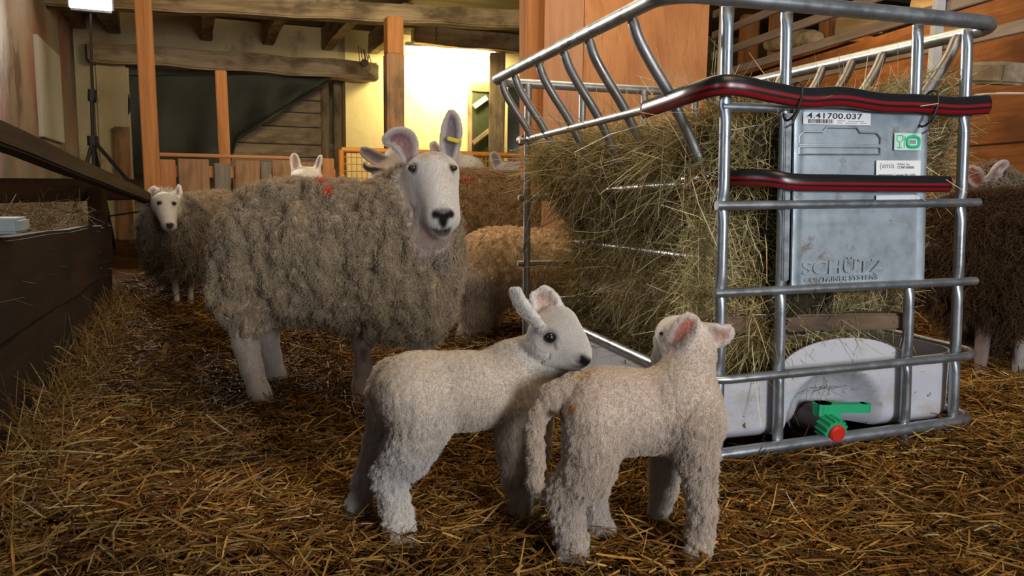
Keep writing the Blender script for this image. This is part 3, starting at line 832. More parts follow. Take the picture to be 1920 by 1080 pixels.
# ------------------------------------------------------------------ cut-off plastic tank standing in the cage
tk = thing('plastic_trough', G(.57, .75, .02), 'white cut-off plastic tank in the bottom of the feeder', 'trough')
def tank_wall():
    m = MB(); nP = 180; H0 = .045; TH = .006
    s0, s1, t0, t1, rad = .150, 1.012, .085, 1.42, .10
    path = []; cum = []
    def addc(cx, cy, a0):
        for k in range(13):
            a = math.radians(a0 + 7.5 * k); path.append((cx + rad * math.cos(a), cy + rad * math.sin(a)))
    addc(s0 + rad, t0 + rad, 180)
    for k in range(1, 60): path.append((s0 + rad + (s1 - s0 - 2 * rad) * k / 60, t0))
    addc(s1 - rad, t0 + rad, -90)
    for k in range(1, 12): path.append((s1, t0 + rad + (t1 - t0 - 2 * rad) * k / 12))
    addc(s1 - rad, t1 - rad, 0); addc(s0 + rad, t1 - rad, 90)
    for k in range(1, 12): path.append((s0, t1 - rad - (t1 - t0 - 2 * rad) * k / 12))
    path = np.array(path); n = len(path); nz = 22
    cen = np.array([(s0 + s1) / 2, (t0 + t1) / 2])
    V = []
    for layer in (0, 1):
        for i, (s, t) in enumerate(path):
            top = .205 + .035 * (s - s0)
            front = t < t0 + .02
            hump = math.exp(-((s - .60) / .115) ** 4) if front else 0
            # smooth arch above the valve recess
            x = (s - .60) / .20
            if front and abs(x) < 1: top = max(top, .205 + .085 * math.sqrt(1 - x * x) - .0)
            d = np.array([s, t]) - cen; d /= np.linalg.norm(d)
            for j in range(nz):
                f = j / (nz - 1); z = .035 + (top - .035) * f
                bott = .03 * (1 - min(1, f / .18)) ** 2
                q = np.array([s, t]) - d * (bott + TH * layer)
                if front:                           # the recess behind the valve
                    y = (z - .03) / .2; rr = math.hypot((s - .585) / .155, max(0, z - .07) / .14)
                    q[1] += .085 * max(0, 1 - rr ** 3) if rr < 1 else 0
                V.append(G(q[0], q[1], z))
    Fc = []; o_ = n * nz
    for i in range(n):
        k = (i + 1) % n
        for j in range(nz - 1):
            Fc.append((i * nz + j, k * nz + j, k * nz + j + 1, i * nz + j + 1)); Fc.append((o_ + i * nz + j, o_ + i * nz + j + 1, o_ + k * nz + j + 1, o_ + k * nz + j))
        Fc.append((i * nz + nz - 1, k * nz + nz - 1, o_ + k * nz + nz - 1, o_ + i * nz + nz - 1))
    Fc.append(tuple(i * nz for i in range(n))); Fc.append(tuple(o_ + i * nz for i in range(n))[::-1])
    m.add(V, Fc); return m.build('tank_wall', MAT['tank'], tk)
tank_wall()
# valve: dark body, green handle, green screw collar and red cap
vb = MB(); v0, v1, v2 = P(1500, 778, 2.11), P(1518, 782, 2.06), P(1550, 799, 1.985)
vb.tube([v0, v0 * .5 + v1 * .5, v1], [.047, .046, .043], 20); vb.tube([v0 * .75 + v1 * .25, v0 * .45 + v1 * .55], .056, 20); vb.tube([v1, v1 * .4 + v2 * .6, v2], [.042, .038, .032], 18)
valve = vb.build('valve', plain('brown_plastic', (.045, .03, .028), .5), tk)
VY = 1.955
hb = MB(); h_ = P(1541, 770, VY + .05)
hb.tube([h_ - UP * .02, h_ + UP * .022], .024, 20); hb.tube([h_ - UP * .045, h_ - UP * .02], .017, 14)
e_ = P(1622, 757, VY + .06); ax_ = (e_ - h_); ax_[2] = 0; ax_ /= np.linalg.norm(ax_); sd_ = np.cross(UP, ax_); L_ = np.linalg.norm(e_ - h_)
hb.box(h_ + ax_ * L_ * .5 + UP * .008, ax_ * L_ * .5, sd_ * .014, UP * .0115); hb.box(h_ + ax_ * .012 + UP * .002, ax_ * .03, sd_ * .022, UP * .020)
hb.tube([h_ + ax_ * L_ - UP * .0035, h_ + ax_ * L_ + UP * .0195], .014, 14)
hb.build('handle', MAT['green'], valve)
cb = MB(); ca_, cbp = P(1548, 798, VY + .035), P(1568, 812, VY - .005); axd = (cbp - ca_) / np.linalg.norm(cbp - ca_)
cb.tube([ca_ - axd * .01, cbp], .032, 22)
s_ = np.cross(axd, UP); s_ /= np.linalg.norm(s_); u_ = np.cross(s_, axd)
for k in range(14):
    a = 2 * math.pi * k / 14; r0 = s_ * math.cos(a) + u_ * math.sin(a); cb.tube([ca_ + r0 * .032, cbp + r0 * .033], .004, 6)
cb.build('screw_collar', MAT['green'], valve)
cp = MB(); cp.tube([cbp, cbp + axd * .006, cbp + axd * .011], [.024, .024, .019], 20); cp.build('cap', MAT['red'], valve)
# boards under the hay
for a, b, lab in ((G(.22, .17, .335), G(.80, .13, .325), 'brown board under the hay near the front of the feeder'), (G(.36, 1.25, .30), G(.40, .30, .335), 'brown board running lengthwise under the hay')):
    tag(beam('wooden_board', a, b, .10, .045, MAT['pal'], bevel=.006, wob=.004, seg=6), lab, 'board', kind='thing')
# ------------------------------------------------------------------ animals: one smooth body surface each, fleece as fibres
class Animal:
    def __init__(s, name, label, cat, vox, group=None):
        s.name, s.label, s.cat, s.vox, s.group = name, label, cat, vox, group
        s.pr = []; s.cuts = []; s.paint = []; s.eyes = []; s.marks = []
    # u, v are pixels of the sketch, Y the depth; radii in pixels at that depth
    def cap(s, a, b, ra, rb, col, k=16, wool=0.):
        A, Bp = P(*a), P(*b); s.pr.append(('c', A, Bp, ra * a[2] / FPX, rb * b[2] / FPX, np.array(col), k * a[2] / FPX, wool)); return s
    def chain(s, pts, rs, col, k=10, wool=0.):
        for i in range(len(pts) - 1): s.cap(pts[i], pts[i + 1], rs[i], rs[i + 1], col, k, wool)
        return s
    def ell(s, c, rx, ry, rz, col, k=20, wool=0., rot=0., yaw=0.):
        """rx across, ry up (pixels), rz depth (metres); rot in the picture plane, yaw about the upright (degrees)"""
        q = P(*c); sc = c[2] / FPX; a = math.radians(rot); w = math.radians(yaw)
        X = np.array([math.cos(w), math.sin(w), 0]); Yv = np.array([-math.sin(w), math.cos(w), 0]); Z = UP
        ax = np.stack([X * math.cos(a) + Z * math.sin(a), -X * math.sin(a) + Z * math.cos(a), Yv])
        s.pr.append(('e', q, ax, np.array([rx * sc, ry * sc, rz]), np.array(col), k * sc, wool)); return s
    def ear(s, pts, widths, face, cup, thick, col_in, col_out, k=6, wool=0.0):
        """a cupped leaf: centreline pts, half widths in pixels, face = direction its hollow looks"""
        sc = pts[0][2] / FPX; NE = 46; c = smooth_path([P(*p) for p in pts], NE); w = smooth_path([(x, 0, 0) for x in widths], NE)[:, 0] * sc
        t = np.gradient(c, axis=0); t /= np.linalg.norm(t, axis=1)[:, None]; pts_, nrm, rim = [], [], []
        for i in range(NE):
            if isinstance(face, list): x = i / NE * (len(face) - 1); k_ = int(x); f = np.array(face[k_]) * (1 - x + k_) + np.array(face[min(k_ + 1, len(face) - 1)]) * (x - k_)
            else: f = np.array(face, float)
            f = f - t[i] * (f @ t[i]); f /= np.linalg.norm(f); sd = np.cross(t[i], f)
            for x in np.linspace(-1, 1, 25):
                a = x * cup; q = c[i] + sd * w[i] * (math.sin(a) / max(cup, .01)) + f * w[i] * (1 - math.cos(a)) / max(cup, .01); nn = f * math.cos(a) - sd * math.sin(a)
                pts_.append(q); nrm.append(nn); rim.append(min(1, max(0, (abs(x) - .5) / .3)) if i < NE * .88 else 1)
        s.pr.append(('p', np.array(pts_), np.array(nrm), thick, (np.array(col_in), np.array(col_out), np.array(rim)), k * sc, wool)); return s
    def eye(s, u, v, rpx, Y, mat='eye', dark=(.05, .038, .035), flat=.8):
        s.eyes.append((u, v, rpx * Y / FPX, mat, np.array(dark), flat)); return s
    def mark(s, u, v, rpx, Y, col, soft=.5): s.marks.append((u, v, rpx * Y / FPX, np.array(col), soft)); return s
    def cut(s, a, b, ra, rb, col=None, soft=3):
        A, Bp = P(*a), P(*b); s.cuts.append(('c', A, Bp, ra * a[2] / FPX, rb * b[2] / FPX)); 
        if col is not None: s.paint.append((s.cuts[-1], np.array(col), soft * a[2] / FPX, 1.))
        return s
    def dab(s, a, b, ra, rb, col, soft=4, amt=1., kill=True):
        A, Bp = P(*a), P(*b); s.paint.append((('c', A, Bp, ra * a[2] / FPX, rb * b[2] / FPX), np.array(col), soft * a[2] / FPX, amt)); return s
    @staticmethod
    def dist(p, q):
        if p[0] == 'c':
            A, Bp, ra, rb = p[1:5]; ba = Bp - A; h = np.clip(((q - A) @ ba) / (ba @ ba + 1e-12), 0, 1)
            return np.linalg.norm(q - A - h[..., None] * ba, axis=-1) - (ra + (rb - ra) * h)
        if p[0] == 'e':
            loc = (q - p[1]) @ p[2].T / p[3]; k0 = np.linalg.norm(loc, axis=-1); k1 = np.linalg.norm(loc / p[3], axis=-1)
            return k0 * (k0 - 1) / np.maximum(k1, 1e-9)
        if p[0] == 'p':
            sh = q.shape[:-1]; qq = q.reshape(-1, 3).astype(np.float32); out = np.full(len(qq), 9., np.float32)
            for x in p[1].astype(np.float32): out = np.minimum(out, ((qq - x) ** 2).sum(1))
            return (np.sqrt(out) - p[3]).reshape(sh)
    def bounds(s, p):
        if p[0] == 'c': r = max(p[3], p[4]); return np.minimum(p[1], p[2]) - r, np.maximum(p[1], p[2]) + r
        if p[0] == 'e': r = np.sqrt(((p[2] * p[3][:, None]) ** 2).sum(0)); return p[1] - r, p[1] + r
        return p[1].min(0) - p[3], p[1].max(0) + p[3]
    def build(s, lump=None, smooth=2, zfloor=None):
        vx = s.vox; bs = [s.bounds(p) for p in s.pr]
        lo = np.min([b[0] for b in bs], 0) - 4 * vx; hi = np.max([b[1] for b in bs], 0) + 4 * vx
        n = np.ceil((hi - lo) / vx).astype(int) + 1
        D = np.full(n, .06, np.float32)
        ax = [lo[i] + np.arange(n[i]) * vx for i in range(3)]
        def block(b0, b1_, m):
            i0 = np.maximum(np.floor((b0 - m - lo) / vx).astype(int), 0); i1 = np.minimum(np.ceil((b1_ + m - lo) / vx).astype(int) + 1, n)
            g = np.stack(np.meshgrid(*[ax[i][i0[i]:i1[i]] for i in range(3)], indexing='ij'), -1); return tuple(slice(i0[i], i1[i]) for i in range(3)), g
        for p, b in zip(s.pr, bs):
            k = max(p[6] if p[0] == 'c' else p[5], 1e-4); sl, g = block(b[0], b[1], k + 3 * vx if p[0] != 'p' else .02)
            d = s.dist(p, g); a = D[sl]; h = np.clip(.5 + .5 * (a - d) / k, 0, 1); D[sl] = a * (1 - h) + d * h - k * h * (1 - h)
        for p in s.cuts:
            r = max(p[3], p[4]); sl, g = block(np.minimum(p[1], p[2]) - r, np.maximum(p[1], p[2]) + r, .01)
            d = -s.dist(p, g); k = .004; a = D[sl]; h = np.clip(.5 - .5 * (a - d) / k, 0, 1); D[sl] = a * (1 - h) + d * h + k * h * (1 - h)
        gr = vdb.FloatGrid(.06); gr.copyFromArray(np.clip(D, -.06, .06)); gr.transform = vdb.createLinearTransform(vx)
        pts, _, quads = [], None, None
        res = gr.convertToQuads(0.0); V = np.array(res[0], float) + lo; Q = np.array(res[1], int)
        # keep it light: relax
        for _ in range(smooth):
            acc = np.zeros_like(V); cnt = np.zeros(len(V))
            for a, b in ((0, 1), (1, 2), (2, 3), (3, 0)):
                np.add.at(acc, Q[:, a], V[Q[:, b]]); np.add.at(acc, Q[:, b], V[Q[:, a]]); np.add.at(cnt, Q[:, a], 1); np.add.at(cnt, Q[:, b], 1)
            V = V * .5 + acc / np.maximum(cnt, 1)[:, None] * .5
        ds = np.stack([s.dist(p, V) for p in s.pr], 1); dm = ds.min(1, keepdims=True); w = np.exp(-(ds - dm) / .006); w /= w.sum(1, keepdims=True)
        col = np.zeros((len(V), 3)); wool = np.zeros(len(V))
        for i, p in enumerate(s.pr):
            if p[0] == 'p':
                fi = np.full(len(V), 9.); fo = fi.copy(); near = np.where(ds[:, i] < .03)[0]
                if len(near):
                    a_, b_ = p[1] + p[2] * p[3], p[1] - p[2] * p[3]; q = V[near]
                    dd = ((q[:, None] - a_[None]) ** 2).sum(2); fi[near] = np.sqrt(dd.min(1)); rm = np.ones(len(V)); rm[near] = p[4][2][dd.argmin(1)]; fo[near] = np.sqrt(((q[:, None] - b_[None]) ** 2).sum(2).min(1))
                e = (np.clip(.5 + (fo - fi) / (p[3] * .9), 0, 1) * (1 - rm if len(near) else 1))[:, None]; c = p[4][0] * e + p[4][1] * (1 - e); wl = p[6]
            else: c, wl = (p[5], p[7]) if p[0] == 'c' else (p[4], p[6])
            col += w[:, i:i + 1] * c; wool += w[:, i] * wl
        for p, c, soft, amt in s.paint:
            e = (np.clip(.5 - s.dist(p, V) / soft, 0, 1) * amt)[:, None]; col = col * (1 - e) + c * e; 
        for u, v, re, mc, so in s.marks:              # a patch of colour where the sketch shows it on the skin
            rd = ray(u, v); rd = rd / np.linalg.norm(rd); q = V - C_; al = q @ rd; off = np.linalg.norm(q - al[:, None] * rd, axis=1)
            cand = np.where(off < max(.006, vx * 1.5))[0]
            if len(cand) == 0: continue
            c = C_ + rd * al[cand].min(); dv = np.linalg.norm(V - c, axis=1) + (vnoise(V, 90, 3) - .5) * re * .6; e = np.clip((1 + so / 2 - dv / re) / so, 0, 1)[:, None]; col = col * (1 - e) + mc * e
        balls = []
        for u, v, re, mt, dk, fl in s.eyes:
            rd = ray(u, v); rd = rd / np.linalg.norm(rd); q = V - C_; al = q @ rd; off = np.linalg.norm(q - al[:, None] * rd, axis=1)
            cand = np.where(off < max(.006, vx * 1.3))[0]; i = cand[al[cand].argmin()]; c = C_ + rd * al[i]
            dv = np.linalg.norm(V - c, axis=1); e = np.clip(1.55 - dv / re, 0, 1)[:, None] * .95; col = col * (1 - e) + dk * e
            wool = np.where(dv < re * 2.2, 0, wool)
            V = V + rd * (re * .55 * np.clip(1.25 - dv / re, 0, 1))[:, None]; lid = np.linalg.norm((V - c - UP * re * .95) * np.array([.55, .55, 1.2]), axis=1); V = V - rd * (re * .42 * np.exp(-(lid / (re * .55)) ** 2))[:, None]; balls.append((c + rd * re * .46, re, mt, fl))
        me = bpy.data.meshes.new(s.name); me.from_pydata(V.tolist(), [], Q[:, ::-1].tolist())
        bm = bmesh.new(); bm.from_mesh(me); bmesh.ops.recalc_face_normals(bm, faces=bm.faces)
        # only the one continuous outer skin is kept
        bm.to_mesh(me); bm.free()
        nr = np.zeros(len(V) * 3, np.float32); me.vertices.foreach_get('normal', nr); nr = nr.reshape(-1, 3)
        if lump is not None:
            V = V + nr * (lump(V) * np.clip(wool, 0, 1))[:, None]; me.vertices.foreach_set('co', V.astype(np.float32).ravel()); me.update()
            me.vertices.foreach_get('normal', nr.reshape(-1)) ; 
            t = np.zeros(len(V) * 3, np.float32); me.vertices.foreach_get('normal', t); nr = t.reshape(-1, 3)
        ca = me.attributes.new('Col', 'FLOAT_COLOR', 'POINT'); ca.data.foreach_set('color', np.concatenate([col, np.ones((len(V), 1))], 1).astype(np.float32).ravel())
        s.V, s.Q, s.Nr, s.col, s.wool = V, Q, nr, col, wool
        s.obj = tag(link(s.name, me, MAT['body']), s.label, s.cat, s.group)
        for c, re, mt, fl in balls:
            bm = bmesh.new(); bmesh.ops.create_uvsphere(bm, u_segments=24, v_segments=16, radius=re)
            for w_ in bm.verts: w_.co.z *= fl
            m2 = bpy.data.meshes.new('eye'); bm.to_mesh(m2); bm.free(); link('eye', m2, MAT[mt], s.obj, Matrix.Translation(c))
        return s
    def fleece(s, name, count, length, radius, gravity=.5, lay=(0, 0, 0), curl=.3, seg=5, jitter=.35, vary=.18, thr=.3, clump=0., minw=.25, bare=False):
        V, Q, Nr = s.V, s.Q, s.Nr; r = np.random.default_rng(len(V))
        a, b, c, d = (V[Q[:, i]] for i in range(4)); ar = .5 * (np.linalg.norm(np.cross(b - a, c - a), axis=1) + np.linalg.norm(np.cross(c - a, d - a), axis=1))
        wq = s.wool[Q].mean(1); pr = ar * (np.where(wq > thr, np.clip(wq, minw, 1), 0) if not bare else (wq <= thr)); pr /= pr.sum()
        f = r.choice(len(Q), count, p=pr); u, v = r.random((2, count, 1))
        def lerp(A): return (A[Q[f, 0]] * (1 - u) + A[Q[f, 1]] * u) * (1 - v) + (A[Q[f, 3]] * (1 - u) + A[Q[f, 2]] * u) * v
        p = lerp(V); nn = lerp(Nr); nn /= np.linalg.norm(nn, axis=1)[:, None] + 1e-9; cl = lerp(s.col); wl = lerp(s.wool[:, None])
        L = length * (.6 + .8 * r.random((count, 1))) * (np.clip(wl, .12, 1.3) if not bare else 1)
        lay = np.asarray(lay, float) if not callable(lay) else lay(p)
        g = np.array([0, 0, -1.]) * gravity + lay; 
        jt = r.normal(size=(count, 3)) * jitter
        if clump:                                   # neighbours share their lean: locks
            cn = np.stack([vnoise(p, 1 / clump, k) - .5 for k in (1, 2, 3)], 1) * 2.6; jt = jt * .45 + cn
        tg = g + jt; tg = tg - nn * np.minimum(0, (tg * nn).sum(1, keepdims=True)) * .9
        X = np.zeros((count, seg, 3)); ph = r.random((count, 1)) * 6.28; t1 = np.cross(nn, r.normal(size=(count, 3))); t1 /= np.linalg.norm(t1, axis=1)[:, None] + 1e-9; t2 = np.cross(nn, t1)
        X[:, 0] = p - nn * .002
        for j in range(1, seg):
            x = j / (seg - 1); X[:, j] = p + L * (nn * (x - .35 * x * x) + tg * x * x * .8) + L * curl * x * (t1 * np.cos(ph + x * 7) + t2 * np.sin(ph + x * 7)) * .5
        cu = bpy.data.hair_curves.new(name); cu.add_curves([seg] * count)
        cu.attributes['position'].data.foreach_set('vector', X.astype(np.float32).ravel())
        rad = (radius * (.7 + .6 * r.random((count, 1))) * np.linspace(1, .45, seg)[None]).astype(np.float32)
        ra = cu.attributes.new('radius', 'FLOAT', 'POINT'); ra.data.foreach_set('value', rad.ravel())
        tone = 1 + vary * r.normal(size=(count, 1)); cc = np.clip(cl * tone, .01, 1)
        ca = cu.attributes.new('Col', 'FLOAT_COLOR', 'CURVE'); ca.data.foreach_set('color', np.concatenate([cc, np.ones((count, 1))], 1).astype(np.float32).ravel())
        o = bpy.data.objects.new(name, cu); COL.objects.link(o); cu.materials.append(MAT['fur']); adopt(o, s.obj); return o


WHITE = (.80, .76, .71); WHITE_W = (.62, .54, .47); PINK = (.52, .29, .25); DK = (.03, .025, .025); LEG = (.56, .50, .46); FLEECE = (.40, .315, .215)
GREYF = (.46, .42, .38)

# ---------------- the large ewe
E_ = Animal('ewe', 'large woolly ewe with a white face, looking ahead, a red mark on her back', 'sheep', .0048)
Y = 2.47
E_.ell((508, 468, Y + .02), 98, 120, .19, FLEECE, 40, 1.); E_.ell((615, 470, Y), 165, 128, .215, FLEECE, 50, 1.)
E_.ell((752, 474, Y - .03), 96, 130, .19, FLEECE, 50, 1.); E_.ell((794, 540, Y - .06), 58, 98, .15, FLEECE, 40, 1.); E_.ell((715, 556, Y - .02), 102, 72, .18, FLEECE, 40, 1.)
E_.ell((462, 540, Y), 48, 82, .16, FLEECE, 40, 1.)
E_.cap((775, 420, Y - .03), (790, 345, Y - .07), 70, 42, FLEECE, 50, 1.)
E_.cap((800, 470, Y - .13), (806, 410, Y - .16), 46, 34, (.36, .29, .22), 30, 1.)
E_.cap((464, 560, Y - .07), (470, 612, Y - .09), 55, 30, FLEECE, 30, .7); E_.cap((500, 560, Y + .12), (505, 600, Y + .15), 50, 28, FLEECE, 30, .7)
# hind legs: hock behind, shank, fetlock, hoof
E_.chain([(466, 590, Y - .08), (461, 640, Y - .09), (472, 690, Y - .095), (486, 733, Y - .11), (497, 757, Y - .12)], [29, 23, 18.5, 18, 16], LEG, 10)
E_.chain([(503, 585, Y + .14), (501, 625, Y + .15), (508, 668, Y + .16), (516, 700, Y + .15), (522, 716, Y + .14)], [26, 20, 17, 17, 15], LEG, 10)
E_.chain([(676, 560, Y - .05), (679, 640, Y - .05), (680, 690, Y - .05), (676, 722, Y - .06), (676, 745, Y - .07)], [30, 17, 14, 14, 14], (.40, .31, .27), 10)
E_.chain([(782, 590, Y + .06), (786, 650, Y + .07), (786, 700, Y + .07), (788, 735, Y + .05)], [30, 17, 14, 14], (.45, .36, .32), 10)
# head
E_.ell((811, 318, Y - .13), 46, 27, .080, WHITE, 12); E_.cap((812, 330, Y - .15), (830, 402, Y - .25), 39, 29, WHITE, 18)
E_.cap((790, 342, Y - .12), (815, 412, Y - .215), 33, 23, WHITE_W, 14); E_.ell((831, 408, Y - .262), 27, 23, .036, WHITE, 10)
E_.cap((835, 340, Y - .12), (838, 405, Y - .225), 22, 19, WHITE, 14)
E_.cap((821, 428, Y - .235), (830, 432, Y - .258), 15, 13, WHITE_W, 8)
E_.cap((815, 314, Y - .18), (827, 382, Y - .252), 24, 20, WHITE, 14)
E_.cap((806, 440, Y - .17), (800, 390, Y - .14), 34, 36, (.50, .40, .34), 16)
inn, outr = (.44, .33, .33), (.60, .54, .51)
E_.ear([(768, 304, Y - .11), (764, 284, Y - .11), (757, 264, Y - .12), (742, 255, Y - .13), (720, 262, Y - .145)], [13, 18, 23, 20, 7], [(.45, -.9, -.1), (.35, -.9, -.3), (0, -.75, -.65)], .75, .0062, (.42, .25, .25), outr, 8)
E_.ear([(845, 298, Y - .11), (846, 274, Y - .10), (849, 248, Y - .10), (849, 225, Y - .10), (846, 208, Y - .10)], [13, 19, 20, 15, 3], (-.25, -.95, 0), .9, .0062, (.36, .30, .31), outr, 8)
# nose, mouth, eyes
E_.dab((817, 401, Y - .295), (845, 400, Y - .295), 9, 9, DK, 6); E_.dab((831, 406, Y - .30), (831, 424, Y - .295), 12, 6, DK, 7); E_.dab((808, 428, Y - .27), (846, 429, Y - .28), 4, 4, (.05, .035, .035), 5)
E_.dab((822, 434, Y - .275), (838, 435, Y - .275), 8, 8, (.10, .075, .075), 6, .85)
E_.cut((818, 401, Y - .302), (825, 405, Y - .295), 4.2, 3); E_.cut((842, 401, Y - .302), (836, 405, Y - .295), 4.2, 3)
E_.eye(774, 315, 9.6, Y - .2, 'eye_brown', flat=.74); E_.eye(849.5, 315, 8.4, Y - .2, 'eye_brown', flat=.74)
E_.dab((779, 321, Y - .218), (784, 334, Y - .222), 3, 2, (.09, .075, .07), 4); E_.dab((848, 322, Y - .22), (846, 336, Y - .22), 2.5, 2, (.12, .10, .09), 4)
E_.dab((812, 372, Y - .24), (806, 420, Y - .22), 9, 10, (.58, .46, .40), 22, .5); E_.dab((846, 380, Y - .22), (842, 415, Y - .24), 7, 7, (.52, .44, .42), 16, .5); E_.dab((795, 330, Y - .2), (792, 372, Y - .2), 8, 8, (.56, .49, .44), 18, .5); E_.dab((825, 395, Y - .3), (838, 395, Y - .3), 9, 9, (.50, .42, .40), 14, .55)
E_.dab((800, 284, Y - .19), (830, 286, Y - .19), 16, 14, (.50, .42, .33), 18, .55)
for x, y, q in ((817, 401, 5), (822, 403, 5), (846, 400, 5), (840, 403, 5), (828, 406, 5), (834, 406, 5), (831, 410, 5.5), (831, 416, 4.5), (831, 422, 3), (814, 429, 2.5), (820, 431, 3), (827, 433, 3.5), (835, 433, 3.5), (842, 430, 3)): E_.mark(x, y, q, Y, (.022, .018, .018))
for x, y, q in ((779, 323, 3), (781, 330, 2.5), (783, 336, 2)): E_.mark(x, y, q, Y, (.16, .13, .12))
E_.mark(608, 346, 9, Y, (.62, .09, .04)); E_.mark(616, 357, 9, Y, (.66, .09, .04)); E_.mark(621, 367, 6, Y, (.60, .10, .05)); E_.mark(640, 348, 8, Y, (.50, .16, .09)); E_.mark(597, 343, 7, Y, (.52, .16, .09))
E_.dab((797, 452, Y - .25), (800, 425, Y - .23), 14, 10, (.50, .24, .20), 16, .7); E_.dab((684, 662, Y - .09), (684, 676, Y - .09), 12, 11, (.10, .05, .03), 8, .9)
E_.dab((495, 753, Y - .12), (499, 762, Y - .13), 18, 18, (.30, .25, .19), 12, .6); E_.dab((510, 580, Y + .08), (512, 604, Y + .10), 16, 14, (.20, .07, .09), 10, .8)


def ewe_lump(V):
    # deep crimped clefts that run down the flank between the locks
    q = V + .035 * np.stack([vnoise(V, 9, 5) - .5, vnoise(V, 9, 6) - .5, vnoise(V, 9, 7) - .5], 1)
    a = vnoise(q * np.array([1, 1, .34]), 30, 1); r1 = 1 - np.abs(2 * a - 1); b = vnoise(q * np.array([1, 1, .42]), 62, 2); r2 = 1 - np.abs(2 * b - 1)
    return -.036 * np.clip((r1 - .60) / .40, 0, 1) ** 1.2 - .016 * np.clip((r2 - .55) / .45, 0, 1) + (vnoise(V, 14, 4) - .5) * .024 + .012


E_.build(ewe_lump, 3)
E_.fleece('fleece', 160000, .0125, .00060, .55, (-.08, 0, 0), 1.1, 6, .45, .20, .3, .014)
E_.fleece('short_coat', 130000, .0038, .00022, 1.2, (0, -.1, 0), .2, 4, .14, .04, .3, bare=True)
tg = P(853, 262, Y - .125)
beam('ear_tag', tg - np.array([.022, 0, -.004]), tg + np.array([.016, -.006, -.006]), .022, .012, MAT['yellow_tag'], E_.obj, bevel=.003)['label'] = 'yellow ear tag'

# ---------------- left lamb, side on, reaching over to the other lamb
LAMB = (.60, .52, .43); LAMB_L = (.62, .58, .55); LW = (.76, .72, .67)
A_ = Animal('lamb', 'lamb standing side on with both ears up, nosing over the back of the other lamb', 'lamb', .0042)
Y = 1.47
A_.ell((772, 733, Y), 72, 76, .075, LAMB, 40, .45); A_.ell((868, 732, Y + .015), 112, 77, .080, LAMB, 40, .45); A_.ell((965, 727, Y + .05), 62, 76, .068, LAMB, 40, .45)
A_.ell((1000, 745, Y + .06), 42, 56, .058, LAMB, 30, .45)
A_.cap((965, 690, Y + .05), (1022, 655, Y + .06), 50, 38, LAMB, 36, .45); A_.cap((1000, 720, Y + .06), (1045, 668, Y + .06), 42, 30, (.50, .40, .31), 26, .9)
# near hind leg
A_.cap((772, 745, Y - .05), (790, 800, Y - .055), 62, 52, LAMB, 30, .45); A_.chain([(795, 790, Y - .055), (765, 845, Y - .055), (733, 885, Y - .05)], [48, 41, 30], LAMB_L, 22, 1.1)
A_.chain([(733, 885, Y - .05), (738, 925, Y - .055), (745, 970, Y - .06), (750, 1000, Y - .065)], [29, 25, 24, 24], LW, 12, 1.1)
A_.cap((748, 1000, Y - .065), (766, 1013, Y - .075), 22, 13, LW, 10, .5)
# far hind leg
A_.chain([(740, 750, Y + .05), (722, 830, Y + .055), (700, 870, Y + .06), (686, 900, Y + .055), (676, 940, Y + .05), (671, 966, Y + .045)], [50, 34, 23, 20, 19, 20], LAMB_L, 18, .9)
# fore legs
A_.chain([(968, 760, Y + .02), (962, 830, Y + .02), (967, 880, Y + .025), (972, 930, Y + .03), (978, 956, Y + .03)], [44, 28, 22, 19, 20], (.52, .44, .36), 18, .8)
A_.chain([(1000, 770, Y + .11), (1002, 840, Y + .11), (1000, 890, Y + .11), (1002, 938, Y + .11)], [40, 28, 22, 20], (.52, .44, .36), 18, .8)
# tail
A_.chain([(722, 690, Y), (708, 730, Y - .01), (722, 775, Y - .02), (738, 806, Y - .03)], [16, 17, 15, 9], LAMB, 10, 1.)
# head
A_.ell((1036, 622, Y + .03), 44, 42, .050, LW, 14, .04); A_.cap((1046, 626, Y + .025), (1084, 662, Y + .012), 40, 22, LW, 16, .04); A_.cap((1026, 652, Y + .03), (1076, 676, Y + .015), 32, 15, LW, 12, .04); A_.cap((1054, 606, Y + .03), (1088, 652, Y + .012), 27, 15, LW, 12, .04)
A_.ell((1089, 668, Y + .010), 16, 15, .018, LW, 8, .04); A_.cap((1042, 596, Y + .03), (1080, 640, Y + .015), 22, 17, LW, 12, .3)
A_.ell((1018, 645, Y + .02), 32, 30, .045, LW, 14, .25)
A_.ear([(1008, 612, Y - .01), (990, 594, Y - .018), (972, 572, Y - .022), (962, 545, Y - .022)], [14, 20, 21, 16], (.75, .35, .35), .8, .0058, (.62, .50, .45), (.70, .66, .62), 7, .35)
A_.ear([(1044, 592, Y + .05), (1030, 575, Y + .055), (1018, 558, Y + .058), (1010, 545, Y + .06)], [19, 25, 24, 15], (-.15, -.95, .1), .7, .0058, (.62, .44, .37), (.70, .65, .60), 7, .35)
A_.eye(1031, 632, 12.5, Y, 'eye', (.08, .06, .07), .9); A_.cap((1020, 621, Y - .016), (1042, 622, Y - .014), 5, 5, LW, 7, .04)
A_.dab((1040, 645, Y - .02), (1044, 654, Y - .02), 2, 2, (.25, .18, .18), 4)
A_.dab((1090, 672, Y - .008), (1103, 679, Y + .002), 10, 9, (.02, .015, .015), 6); A_.cut((1096, 671, Y - .010), (1100, 675, Y - .006), 3, 2)
A_.dab((1070, 683, Y - .005), (1098, 686, Y + .0), 2.2, 2.2, (.22, .15, .14), 4); A_.dab((1090, 684, Y), (1102, 686, Y), 4, 4, (.10, .07, .07), 5)
A_.dab((720, 760, Y - .06), (738, 800, Y - .07), 6, 8, (.36, .27, .26), 12, .6)
A_.dab((752, 1012, Y - .07), (768, 1020, Y - .08), 14, 12, (.34, .28, .22), 10, .7)


